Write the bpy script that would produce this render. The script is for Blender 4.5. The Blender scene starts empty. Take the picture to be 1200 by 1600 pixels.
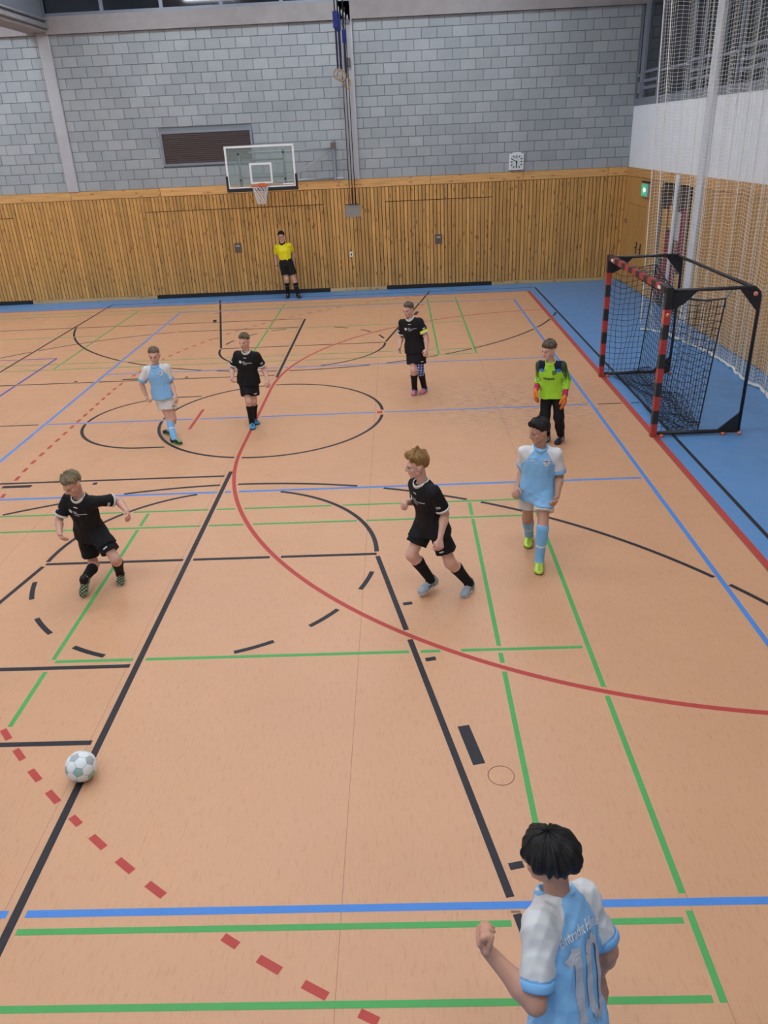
import bpy, bmesh, math, random
import numpy as np
from mathutils import Matrix, Vector
from mathutils.bvhtree import BVHTree
random.seed(7)
RNG = np.random.RandomState(11)
SC = bpy.context.scene
COL = SC.collection
PI = math.pi

# ------------------------------------------------------------------ camera
FPX = 1207.67                      # focal length in pixels of the 1200x1600 frame
YAW, PITCH, ROLL = 0.03214, -0.45156, -0.04759
CAM_POS = (-3.596, -12.006, 4.023)
def camera():
    cy, sy = math.cos(YAW), math.sin(YAW)
    f = Vector((-sy*math.cos(PITCH), cy*math.cos(PITCH), math.sin(PITCH)))
    r0 = Vector((cy, sy, 0)); u0 = r0.cross(f)
    r = math.cos(ROLL)*r0 + math.sin(ROLL)*u0
    u = -math.sin(ROLL)*r0 + math.cos(ROLL)*u0
    cd = bpy.data.cameras.new('camera'); co = bpy.data.objects.new('camera', cd); COL.objects.link(co)
    cd.sensor_fit = 'VERTICAL'; cd.sensor_height = 36; cd.lens = FPX/1600*36
    cd.clip_start = 0.05; cd.clip_end = 200
    co.matrix_world = Matrix(((r.x, u.x, -f.x, CAM_POS[0]), (r.y, u.y, -f.y, CAM_POS[1]), (r.z, u.z, -f.z, CAM_POS[2]), (0, 0, 0, 1)))
    SC.camera = co
camera()
# ------------------------------------------------------------------ world (evening outside), view, lamps
w = bpy.data.worlds.new('world'); SC.world = w; w.use_nodes = True
w.node_tree.nodes['Background'].inputs[0].default_value = (0.035, 0.05, 0.09, 1)
w.node_tree.nodes['Background'].inputs[1].default_value = 0.35
SC.view_settings.view_transform = 'Standard'; SC.view_settings.look = 'None'
SC.view_settings.gamma = 1.0; SC.view_settings.use_curve_mapping = False
SC.view_settings.exposure = EXPOSURE = 0.0
LAMP_POWER = 62.0                  # emission of every ceiling luminaire's diffuser
LAMP_COLOR = (0.90, 0.97, 1.07)
CEIL_Z = 8.6
LAMP_X = (-18.0, -13.6, -9.6, -5.6, -1.6)
LAMP_Y = (-11.5, -7.0, -2.0, 3.6, 8.6)

# ------------------------------------------------------------------ materials
def mat(name, col=(.5,.5,.5), rough=.6, metal=0, emit=None, spec=.5, build=None):
    m = bpy.data.materials.new(name); m.use_nodes = True
    nt = m.node_tree; b = nt.nodes['Principled BSDF']
    b.inputs['Base Color'].default_value = (*col, 1); b.inputs['Roughness'].default_value = rough
    b.inputs['Metallic'].default_value = metal; b.inputs['Specular IOR Level'].default_value = spec
    if emit:
        b.inputs['Emission Color'].default_value = (*emit[0], 1); b.inputs['Emission Strength'].default_value = emit[1]
    if build: build(nt, b)
    return m
def N(nt, t, **kw):
    n = nt.nodes.new(t)
    for k, v in kw.items():
        if k.startswith('i_'): n.inputs[k[2:].replace('_', ' ')].default_value = v
        else: setattr(n, k, v)
    return n
def ramp(nt, fac, stops):
    r = nt.nodes.new('ShaderNodeValToRGB'); e = r.color_ramp.elements
    e[0].position, e[0].color = stops[0][0], (*stops[0][1], 1)
    e[1].position, e[1].color = stops[-1][0], (*stops[-1][1], 1)
    for p, c in stops[1:-1]:
        x = e.new(p); x.color = (*c, 1)
    nt.links.new(fac, r.inputs[0]); return r.outputs[0]
def mixc(nt, fac, a, b, mode='MIX'):
    m = nt.nodes.new('ShaderNodeMix'); m.data_type = 'RGBA'; m.blend_type = mode
    for s, v in ((0, fac), (6, a), (7, b)):
        if isinstance(v, (int, float)): m.inputs[s].default_value = v
        elif isinstance(v, tuple): m.inputs[s].default_value = (*v, 1) if len(v) == 3 else v
        else: nt.links.new(v, m.inputs[s])
    return m.outputs[2]
def coords(nt, scale, kind='Object'):
    tc = nt.nodes.new('ShaderNodeTexCoord'); mp = nt.nodes.new('ShaderNodeMapping')
    mp.inputs['Scale'].default_value = scale
    nt.links.new(tc.outputs[kind], mp.inputs[0]); return mp.outputs[0]
def world_coords(nt, scale):
    g = nt.nodes.new('ShaderNodeNewGeometry'); mp = nt.nodes.new('ShaderNodeMapping')
    mp.inputs['Scale'].default_value = scale
    nt.links.new(g.outputs['Position'], mp.inputs[0]); return mp.outputs[0]
def noise(nt, vec, scale=5, detail=3, rough=.5):
    n = N(nt, 'ShaderNodeTexNoise'); n.inputs['Scale'].default_value = scale
    n.inputs['Detail'].default_value = detail; n.inputs['Roughness'].default_value = rough
    nt.links.new(vec, n.inputs['Vector']); return n.outputs['Fac']
def bump(nt, b, h, strength=.2, dist=.01):
    n = N(nt, 'ShaderNodeBump'); n.inputs['Strength'].default_value = strength; n.inputs['Distance'].default_value = dist
    nt.links.new(h, n.inputs['Height']); nt.links.new(n.outputs[0], b.inputs['Normal'])

def lino(base, fleck_dark, fleck_light, scuffs):
    def f(nt, b):
        v = world_coords(nt, (26, 4.5, 1)); n1 = noise(nt, v, 2.2, 4, .6)
        c = ramp(nt, n1, [(.30, fleck_dark), (.46, base), (.62, base), (.78, fleck_light)])
        v2 = world_coords(nt, (.5, .5, 1)); n2 = noise(nt, v2, 1.3, 3)
        c = mixc(nt, .16, c, ramp(nt, n2, [(.3, tuple(x*.8 for x in base)), (.7, tuple(min(1, x*1.2) for x in base))]))
        v4 = world_coords(nt, (3, 3, 1)); n4 = noise(nt, v4, 2.5, 5, .65)
        c = mixc(nt, ramp(nt, n4, [(.60, (0,0,0)), (.80, (.20,.20,.20))]), c, tuple(x*.72 for x in base))
        if scuffs:
            # rubber scuff marks worn into the covering in front of the goal
            g = nt.nodes.new('ShaderNodeNewGeometry')
            mp = nt.nodes.new('ShaderNodeMapping'); mp.inputs['Location'].default_value = (1.6/2.3, -.25/2.0, 0); mp.inputs['Scale'].default_value = (1/2.3, 1/2.0, 0)
            nt.links.new(g.outputs['Position'], mp.inputs[0])
            ln = N(nt, 'ShaderNodeVectorMath', operation='LENGTH'); nt.links.new(mp.outputs[0], ln.inputs[0])
            area = ramp(nt, ln.outputs['Value'], [(.25, (1,1,1)), (1.0, (0,0,0))])
            n3 = noise(nt, world_coords(nt, (2.2, 9, 1)), 3, 6, .7)
            st = ramp(nt, n3, [(.46, (0,0,0)), (.66, (1,1,1))])
            m = N(nt, 'ShaderNodeMath', operation='MULTIPLY'); nt.links.new(area, m.inputs[0]); nt.links.new(st, m.inputs[1])
            m2 = N(nt, 'ShaderNodeMath', operation='MULTIPLY'); nt.links.new(m.outputs[0], m2.inputs[0]); m2.inputs[1].default_value = .8
            c = mixc(nt, m2.outputs[0], c, (.20, .15, .14))
        nt.links.new(c, b.inputs['Base Color'])
        nr = noise(nt, world_coords(nt, (1, 1, 1)), 4, 4)
        rr = ramp(nt, nr, [(.3, (.36,)*3), (.7, (.48,)*3)]); nt.links.new(rr, b.inputs['Roughness'])
    return f
M = {}
M['lino'] = mat('orange_linoleum', rough=.42, spec=.45, build=lino((.625, .345, .190), (.56, .293, .154), (.67, .385, .225), True))
M['lino_blue'] = mat('blue_linoleum', rough=.42, spec=.45, build=lino((.115, .285, .56), (.10, .255, .51), (.13, .31, .60), False))
def paint(name, c): 
    def f(nt, b):
        n = noise(nt, world_coords(nt, (1, 1, 1)), 14, 4)
        nt.links.new(mixc(nt, ramp(nt, n, [(.35, (0,)*3), (.75, (.35,)*3)]), c, tuple(min(1, x*.78+.02) for x in c)), b.inputs['Base Color'])
    return mat(name, c, .55, spec=.3, build=f)
M['red'] = paint('line_red', (.48, .062, .048)); M['black'] = paint('line_black', (.022, .022, .028))
M['blue'] = paint('line_blue', (.075, .25, .66)); M['green'] = paint('line_green', (.085, .39, .105)); M['purple'] = paint('line_purple', (.085, .085, .42))
M['seam'] = mat('seam', (.24, .13, .08), .6)
def wood(base, dark, axis='z', var=.25):
    def f(nt, b):
        sc = {'z': (28, 28, 1.3), 'x': (1.3, 28, 28), 'y': (28, 1.3, 28)}[axis]
        oi = N(nt, 'ShaderNodeObjectInfo')
        add = N(nt, 'ShaderNodeVectorMath', operation='ADD'); v = world_coords(nt, sc); nt.links.new(v, add.inputs[0])
        mul = N(nt, 'ShaderNodeVectorMath', operation='SCALE'); mul.inputs[0].default_value = (37, 11, 23); nt.links.new(oi.outputs['Random'], mul.inputs['Scale'])
        nt.links.new(mul.outputs[0], add.inputs[1])
        n1 = noise(nt, add.outputs[0], 1.0, 5, .55)
        c = ramp(nt, n1, [(.28, tuple(.72*x for x in base)), (.5, base), (.75, tuple(min(1, 1.18*x) for x in base))])
        ks = {'z': (9.8, 9.8, 3.2), 'x': (3.2, 9, 9), 'y': (9, 3.2, 9)}[axis]
        vo = N(nt, 'ShaderNodeTexVoronoi'); vo.inputs['Scale'].default_value = 1.0
        a2 = N(nt, 'ShaderNodeVectorMath', operation='ADD'); nt.links.new(world_coords(nt, ks), a2.inputs[0]); nt.links.new(mul.outputs[0], a2.inputs[1])
        nt.links.new(a2.outputs[0], vo.inputs['Vector'])
        c = mixc(nt, ramp(nt, vo.outputs['Distance'], [(.10, (.85,)*3), (.24, (0,)*3)]), c, dark)
        hs = N(nt, 'ShaderNodeMapRange'); nt.links.new(oi.outputs['Random'], hs.inputs[0]); hs.inputs[3].default_value = 1-var; hs.inputs[4].default_value = 1+var*.6
        vm = N(nt, 'ShaderNodeVectorMath', operation='SCALE'); nt.links.new(c, vm.inputs[0]); nt.links.new(hs.outputs[0], vm.inputs['Scale'])
        nt.links.new(vm.outputs[0], b.inputs['Base Color'])
        bump(nt, b, n1, .15, .004)
    return f
M['board'] = mat('pine_board', rough=.55, build=wood((.585, .322, .098), (.24, .092, .025), 'z', .2))
M['rail'] = mat('pine_rail', rough=.5, build=wood((.68, .385, .135), (.36, .15, .045), 'x', .12))
M['rail_y'] = mat('pine_rail_side', rough=.5, build=wood((.62, .34, .115), (.36, .15, .045), 'y', .12))
M['skirt'] = mat('pine_skirting', rough=.55, build=wood((.60, .41, .20), (.32, .17, .06), 'x', .15))
M['panel'] = mat('wood_panel', rough=.5, build=wood((.52, .285, .085), (.43, .22, .06), 'z', .1))
M['groove'] = mat('dark_groove', (.035, .018, .008), .9)
M['rubber'] = mat('black_rubber', (.012, .012, .014), .7)
def conc(nt, b):
    oi = N(nt, 'ShaderNodeObjectInfo'); g = N(nt, 'ShaderNodeNewGeometry')
    s = N(nt, 'ShaderNodeMath', operation='ADD'); nt.links.new(oi.outputs['Random'], s.inputs[0]); nt.links.new(g.outputs['Random Per Island'], s.inputs[1])
    fr = N(nt, 'ShaderNodeMath', operation='FRACT'); nt.links.new(s.outputs[0], fr.inputs[0])
    c = ramp(nt, fr.outputs[0], [(0, (.268, .305, .325)), (.5, (.325, .362, .382)), (1, (.395, .433, .452))])
    n1 = noise(nt, world_coords(nt, (1, 1, 1)), 60, 3, .6)
    c = mixc(nt, .35, c, ramp(nt, n1, [(.3, (.24, .27, .29)), (.7, (.43, .47, .49))]))
    n2 = noise(nt, world_coords(nt, (1, 1, 1)), 1.1, 3)
    c = mixc(nt, .2, c, ramp(nt, n2, [(.3, (.24, .27, .29)), (.7, (.42, .46, .48))]))
    nt.links.new(c, b.inputs['Base Color']); bump(nt, b, n1, .35, .004)
M['block'] = mat('concrete_block', rough=.9, build=conc)
M['mortar'] = mat('mortar', (.22, .245, .26), .95)
def flatn(c, amp=.12, scale=3):
    def f(nt, b):
        n = noise(nt, world_coords(nt, (1, 1, 1)), scale, 4)
        nt.links.new(ramp(nt, n, [(.3, tuple(x*(1-amp) for x in c)), (.7, tuple(min(1, x*(1+amp)) for x in c))]), b.inputs['Base Color'])
    return f
M['concrete'] = mat('painted_concrete', rough=.8, build=flatn((.42, .43, .45), .06))
M['beam'] = mat('beam_concrete', rough=.85, build=flatn((.30, .285, .285), .08))
M['pale'] = mat('pale_paint', rough=.8, build=flatn((.62, .66, .69), .04))
M['plaster'] = mat('white_plaster', rough=.85, build=flatn((.80, .86, .90), .03))
M['ceil'] = mat('ceiling_grey', (.66, .66, .66), .9)
M['backwall'] = mat('hall_wall', (.64, .62, .58), .9)
M['steel'] = mat('grey_steel', (.24, .27, .32), .45, .3)
M['steel_l'] = mat('light_steel', (.45, .47, .49), .4, .5)
M['glassdark'] = mat('dark_glass', (.012, .016, .024), .06, spec=.6)
M['white'] = mat('white_paint', (.78, .80, .80), .5)
M['blackm'] = mat('black_metal', (.014, .014, .016), .42)
M['stripe_red'] = mat('goal_red', (.42, .045, .035), .45)
M['stripe_black'] = mat('goal_black', (.022, .022, .024), .45)
M['orange'] = mat('orange_plastic', (.75, .16, .04), .5)
M['pink'] = mat('pink_cap', (.72, .25, .2), .5)
M['cord_black'] = mat('black_cord', (.016, .016, .02), .8)
M['cord_white'] = mat('white_cord', (.86, .84, .78), .85)
M['cord_hem'] = mat('white_hem', (.66, .68, .66), .9)
M['teal'] = mat('teal_tie', (.03, .25, .25), .7)
M['strap'] = mat('blue_strap', (.02, .035, .22), .75)
M['strap_d'] = mat('navy_strap', (.012, .016, .06), .75)
M['ringwood'] = mat('ring_wood', (.38, .24, .11), .5)
M['louver'] = mat('louver_brown', (.155, .130, .130), .45)
M['hole'] = mat('dark_hole', (.01, .01, .011), .9)
M['plate'] = mat('metal_plate', (.13, .105, .095), .4, .4)
M['clockface'] = mat('clock_face', (.62, .70, .70), .4)
M['clockink'] = mat('clock_ink', (.025, .04, .05), .5)
M['exit'] = mat('exit_sign', (.03, .35, .18), .4, emit=((.10, .75, .42), .35))
M['exitw'] = mat('exit_sign_white', (.7, .9, .8), .4, emit=((.7, 1, .85), .9))
M['lamp'] = mat('lamp_diffuser', (.9, .9, .9), .5, emit=(LAMP_COLOR, LAMP_POWER))
M['hoop'] = mat('hoop_orange', (.60, .10, .02), .45)
def glassm(nt, b):
    b.inputs['Alpha'].default_value = .30
M['glass'] = mat('board_glass', (.30, .40, .38), .08, build=glassm)
M['dooredark'] = mat('door_dark', (.03, .028, .03), .4)
M['posterred'] = mat('red_mat', (.22, .03, .035), .6)
M['posterwhite'] = mat('white_mat', (.5, .5, .5), .6)
def attr_mat(name, rough, spec=.4, fab=0, sheen=0):
    def f(nt, b):
        a = N(nt, 'ShaderNodeAttribute', attribute_name='Col')
        nt.links.new(a.outputs['Color'], b.inputs['Base Color'])
        if fab:
            n = noise(nt, world_coords(nt, (1, 1, 1)), 420, 2); bump(nt, b, n, fab, .002)
    return mat(name, rough=rough, spec=spec, build=f)
M['skin'] = attr_mat('skin', .52, .4)
M['cloth'] = attr_mat('cloth', .78, .25, .25)
M['shoe'] = attr_mat('shoe', .45, .4)
def hairb(nt, b):
    a = N(nt, 'ShaderNodeAttribute', attribute_name='Col')
    n = noise(nt, coords(nt, (1, 1, .25), 'Object'), 160, 3, .7)
    c = mixc(nt, ramp(nt, n, [(.32, (0,)*3), (.68, (1,)*3)]), a.outputs['Color'], (0, 0, 0), 'MIX')
    nt.links.new(mixc(nt, .55, a.outputs['Color'], c), b.inputs['Base Color']); bump(nt, b, n, .5, .006)
M['hair'] = mat('hair', rough=.55, spec=.35, build=hairb)
M['eye'] = attr_mat('eye', .2, .5)
M['print_white'] = mat('white_print', (.72, .72, .73), .6)
M['print_grey'] = mat('grey_print', (.46, .48, .52), .6)
M['print_dark'] = mat('dark_print', (.03, .07, .04), .6)
M['print_blue'] = mat('blue_print', (.12, .16, .45), .6)
M['print_orange'] = mat('orange_print', (.70, .22, .06), .6)

# ------------------------------------------------------------------ mesh helpers
def new_obj(name, me, m=None, parent=None):
    o = bpy.data.objects.new(name, me); COL.objects.link(o)
    if m is not None and me is not None and len(me.materials) == 0: me.materials.append(m)
    if parent is not None: o.parent = parent
    return o
def tag(o, label, cat, group=None):
    o['label'] = label; o['category'] = cat
    if group: o['group'] = group
    return o
def struct(o): o['kind'] = 'structure'; return o
def empty(name, loc=(0, 0, 0)):
    o = bpy.data.objects.new(name, None); COL.objects.link(o); o.location = loc; o.empty_display_size = .1; return o
def pyd(name, v, f, smooth=False):
    me = bpy.data.meshes.new(name); me.from_pydata([tuple(map(float, x)) for x in v], [], f); me.update()
    if smooth: me.polygons.foreach_set('use_smooth', [True]*len(me.polygons))
    return me
BOXF = [(0, 3, 2, 1), (4, 5, 6, 7), (0, 1, 5, 4), (1, 2, 6, 5), (2, 3, 7, 6), (3, 0, 4, 7)]
def boxv(x0, x1, y0, y1, z0, z1):
    return [(x0, y0, z0), (x1, y0, z0), (x1, y1, z0), (x0, y1, z0), (x0, y0, z1), (x1, y0, z1), (x1, y1, z1), (x0, y1, z1)]
class MB:
    def __init__(s): s.v = []; s.f = []
    def box(s, x0, x1, y0, y1, z0, z1):
        n = len(s.v); s.v += boxv(x0, x1, y0, y1, z0, z1); s.f += [tuple(i+n for i in q) for q in BOXF]; return s
    def tube(s, pts, r, seg=8, cap=True):
        pts = [Vector(p) for p in pts]; rr = r if isinstance(r, (list, tuple)) else [r]*len(pts)
        n0 = len(s.v); prev = None
        for i, p in enumerate(pts):
            t = (pts[min(i+1, len(pts)-1)]-pts[max(i-1, 0)]).normalized()
            if prev is None: a = t.orthogonal().normalized()
            else: a = (prev - t*prev.dot(t)).normalized()
            prev = a; b = t.cross(a)
            for k in range(seg):
                an = 2*PI*k/seg; s.v.append(tuple(p + (a*math.cos(an)+b*math.sin(an))*rr[i]))
        for i in range(len(pts)-1):
            for k in range(seg):
                a0 = n0+i*seg+k; a1 = n0+i*seg+(k+1) % seg
                s.f.append((a0, a1, a1+seg, a0+seg))
        if cap:
            s.f.append(tuple(n0+k for k in range(seg))[::-1]); e = n0+(len(pts)-1)*seg; s.f.append(tuple(e+k for k in range(seg)))
        return s
    def poly(s, pts, d):            # extruded polygon: pts 3D, d extrusion vector
        n = len(s.v); k = len(pts); s.v += [tuple(p) for p in pts] + [tuple(Vector(p)+Vector(d)) for p in pts]
        s.f.append(tuple(range(n, n+k))[::-1]); s.f.append(tuple(range(n+k, n+2*k)))
        for i in range(k): s.f.append((n+i, n+(i+1) % k, n+k+(i+1) % k, n+k+i))
        return s
    def torus(s, c, ax, ay, R, r, seg=28, sub=8, a0=0, a1=2*PI):
        c, ax, ay = Vector(c), Vector(ax).normalized(), Vector(ay).normalized()
        full = abs(a1-a0-2*PI) < 1e-6; m = seg if full else seg+1
        n0 = len(s.v); az = ax.cross(ay)
        for i in range(m):
            an = a0+(a1-a0)*i/seg; d = ax*math.cos(an)+ay*math.sin(an)
            for k in range(sub):
                b = 2*PI*k/sub; s.v.append(tuple(c+d*(R+r*math.cos(b))+az*r*math.sin(b)))
        for i in range(seg if full else seg):
            for k in range(sub):
                i2 = (i+1) % m
                s.f.append((n0+i*sub+k, n0+i*sub+(k+1) % sub, n0+i2*sub+(k+1) % sub, n0+i2*sub+k))
        return s
    def build(s, name, m, parent=None, smooth=False, bevel=0):
        me = pyd(name, s.v, s.f, smooth)
        bm = bmesh.new(); bm.from_mesh(me); bmesh.ops.recalc_face_normals(bm, faces=bm.faces)
        if bevel: bmesh.ops.bevel(bm, geom=list(bm.edges), offset=bevel, segments=1, affect='EDGES')
        bm.to_mesh(me); bm.free()
        return new_obj(name, me, m, parent)
def box(name, x0, x1, y0, y1, z0, z1, m, parent=None, bevel=0):
    return MB().box(x0, x1, y0, y1, z0, z1).build(name, m, parent, bevel=bevel)
def big_mesh(name, V, F, smooth=True, col=None):     # V (n,3), F (m,k) numpy
    me = bpy.data.meshes.new(name); n, m, k = len(V), len(F), F.shape[1]
    me.vertices.add(n); me.vertices.foreach_set('co', np.asarray(V, np.float32).ravel())
    me.loops.add(m*k); me.loops.foreach_set('vertex_index', np.asarray(F, np.int32).ravel())
    me.polygons.add(m); me.polygons.foreach_set('loop_start', np.arange(0, m*k, k, dtype=np.int32))
    me.polygons.foreach_set('use_smooth', np.full(m, smooth, dtype=bool))
    me.update(calc_edges=True); me.validate()
    if col is not None:
        a = me.attributes.new('Col', 'FLOAT_COLOR', 'POINT')
        a.data.foreach_set('color', np.c_[col, np.ones(len(col))].astype(np.float32).ravel())
    return me
def cords(name, A, B, r, m, parent, sides=3):         # many straight cord pieces A->B as ONE mesh
    A, B = np.asarray(A, float), np.asarray(B, float); n = len(A)
    t = B-A; L = np.linalg.norm(t, axis=1, keepdims=True); t = t/np.maximum(L, 1e-9)
    ref = np.where(np.abs(t[:, 2:3]) > .9, np.array([[1., 0, 0]]), np.array([[0, 0, 1.]]))
    a = np.cross(t, ref); a /= np.linalg.norm(a, axis=1, keepdims=True); b = np.cross(t, a)
    V = np.zeros((n, 2*sides, 3))
    for k in range(sides):
        o = (a*math.cos(2*PI*k/sides)+b*math.sin(2*PI*k/sides))*r
        V[:, k] = A+o; V[:, sides+k] = B+o
    F = []
    base = np.arange(n)*2*sides
    for k in range(sides):
        k2 = (k+1) % sides
        F.append(np.stack([base+k, base+k2, base+sides+k2, base+sides+k], 1))
    me = big_mesh(name, V.reshape(-1, 3), np.concatenate(F), True)
    return new_obj(name, me, m, parent)
def net_grid(P, stepu=1, stepv=1):                    # P (nu,nv,3) node grid -> cord end points
    A = [P[:-1].reshape(-1, 3), P[:, :-1].reshape(-1, 3)]; B = [P[1:].reshape(-1, 3), P[:, 1:].reshape(-1, 3)]
    return np.concatenate(A), np.concatenate(B)
# ================================================================== STRUCTURE
XR, YB = 2.80, 11.22               # right wall, back wall (inner faces)
XL, YN = -21.0, -15.0              # far left and near ends of the hall
# ---- floor: blue surround, orange court made of 2 m linoleum sheets
floor = struct(box('floor', XL, XR, YN, YB, -.20, 0.0, M['lino_blue']))
SHEETS = [(-20.05+2*i, -18.05+2*i) for i in range(10)]
for a, b in SHEETS:
    box('linoleum_sheet', a+.0015, min(b, 0)-.0015, -10.05, 10.03, -.001, .0012, M['lino'], floor)
box('seam_bed', -20.05, 0, -10.05, 10.03, -.002, .0006, M['seam'], floor)
# ---- court markings
MARKS = []                         # (name, colour, width, pts (n,2), priority)
def line(col, x0, y0, x1, y1, w=.05, pr=3, name='court_line'):
    n = max(2, int(math.hypot(x1-x0, y1-y0)/.01)+1); t = np.linspace(0, 1, n)[:, None]
    MARKS.append((name, col, w, np.array([[x0, y0]])*(1-t)+np.array([[x1, y1]])*t, pr))
def arc(col, cx, cy, r, a0, a1, w=.05, pr=3, name='court_line'):
    n = max(3, int(abs(a1-a0)*r/.01)+1); t = np.linspace(a0, a1, n)
    MARKS.append((name, col, w, np.c_[cx+r*np.cos(t), cy+r*np.sin(t)], pr))
D2 = math.radians
# handball (red)
line('red', 0, -10.03, 0, 10.03, .08, 0); line('red', 0, 10.03, -20, 10.03, .05, 0); line('red', 0, -10.05, -20, -10.05, .05, 0)
a = [np.c_[.0+5.975*np.cos(t), 1.50+5.975*np.sin(t)] for t in [np.linspace(D2(90), D2(180), 900)]][0]
b = np.c_[a[:, 0], -a[:, 1]][::-1]
mid = np.c_[np.full(300, -5.975), np.linspace(1.50, -1.50, 300)]
MARKS.append(('goal_area_line', 'red', .05, np.concatenate([a, mid, b]), 1))
s = 0.0; R9 = 8.975; Lq = R9*PI/2
def p9(s):                          # 9 m line, arc length from the goal line at the far side
    if s < Lq: t = PI/2+s/R9; return (R9*math.cos(t), 1.50+R9*math.sin(t))
    if s < Lq+3.00: return (-R9, 1.50-(s-Lq))
    t = PI+(s-Lq-3.00)/R9; return (R9*math.cos(t), -1.50+R9*math.sin(t))
s = .095
while s < 2*Lq+3.00:
    pts = np.array([p9(x) for x in np.linspace(s, s+.15, 8)])
    if abs(pts[:, 1]).max() < 10.0: MARKS.append(('free_throw_dash', 'red', .05, pts, 5.5))
    s += .30
line('red', -6.975, -.5, -6.975, .5, .05, 1); line('red', -3.975, -.06, -3.975, .06, .09, 0, 'keeper_mark')
# basketball across (black)
CX = -5.73; BX0, BX1, BY = -11.86, .26, 10.54
line('black', BX1, -BY, BX1, BY, .05, 3); line('black', BX0, -BY, BX0, BY, .05, 4)
for sg in (-1, 1):
    line('black', BX0, sg*BY, BX1, sg*BY, .05, 4)
    line('black', CX-1.8, sg*4.74, CX+1.8, sg*4.74, .05, 3)
    line('black', CX+1.8, sg*4.74, CX+3.0, sg*BY, .05, 4); line('black', CX-1.8, sg*4.74, CX-3.0, sg*BY, .05, 4)
    arc('black', CX, sg*4.74, 1.8, D2(0), D2(-180*sg), .05, 4)
    for c in (17.7, 42, 65.5, 114.5, 138, 162.3):
        arc('black', CX, sg*4.74, 1.8, D2(sg*(c-5.8)), D2(sg*(c+5.8)), .05, 5, 'circle_dash')
    yc = sg*8.965; t = [x for x in np.linspace(0, PI, 2000)]
    q = np.array([(CX+6.225*math.cos(x), yc-sg*6.225*math.sin(x)) for x in t]); q = q[(q[:, 0] > BX0) & (q[:, 0] < BX1)]
    MARKS.append(('court_line', 'black', .05, q, 6))
    kx, ky = 1.2, 5.8; L = math.hypot(kx, ky)
    for side in (1, -1):
        for dist, ln in ((1.02, .05), (1.92, .05), (2.98, .40), (4.05, .05)):
            f = dist/L; x = CX+side*(1.8+kx*f+.085+.02); y0 = sg*(4.74+ky*f-ln/2); y1 = sg*(4.74+ky*(f)+ln/2)
            x1 = x+side*kx/L*ln
            line('black', x-side*.0, y0, x1, y1, .09, 5, 'lane_mark')
arc('black', CX, 0, 1.8, 0, 2*PI, .05, 4)
line('black', -.45, 0, .22, 0, .04, 5); line('black', -9.6, 0, -11.8, 0, .04, 5)
# main basketball court (black), baseline at x = -5.97
line('black', -5.97, -9.95, -5.97, -2.15, .055, 2); line('black', -5.97, 2.1, -5.97, 7.52, .055, 2)
for sg in (-1, 1):
    line('black', -6.03, sg*7.54, -20, sg*7.54, .05, 4); line('black', -6.03, sg*6.6, -8.96, sg*6.6, .05, 4)
    a0 = math.atan2(6.6, -1.415); arc('black', -7.545, 0, 6.75, sg*a0, sg*PI, .05, 6)
    line('black', -6.03, sg*2.445, -11.77, sg*2.445, .05, 4)
    line('black', -8.62, sg*2.56, -9.02, sg*2.56, .08, 5, 'lane_mark'); line('black', -7.73, sg*2.55, -7.79, sg*2.55, .08, 5, 'lane_mark')
    line('black', -9.9, sg*2.55, -9.96, sg*2.55, .08, 5, 'lane_mark')
    line('black', -7.17, sg*1.25, -7.545, sg*1.25, .05, 4)
arc('black', -7.545, 0, 1.25, D2(90), D2(270), .05, 4)
# volleyball across (blue) and main (purple)
for x in (-.555, -9.495): line('blue', x, -9, x, 9, .05, 2 if x > -2 else 3)
for y in (-8.975, 8.975): line('blue', -.555, y, -9.495, y, .05, 3); 
line('blue', -.555, -8.975, 1.0, -8.975, .05, 3)
for y in (-2.975, 2.975, 0): line('blue', -.60, y, -9.45, y, .05 if y else .045, 3)
line('purple', -11.06, -4.45, -11.06, 4.45, .05, 5); line('purple', -11.06, 4.45, -20, 4.45, .05, 5); line('purple', -11.06, -4.45, -20, -4.45, .05, 5)
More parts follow.
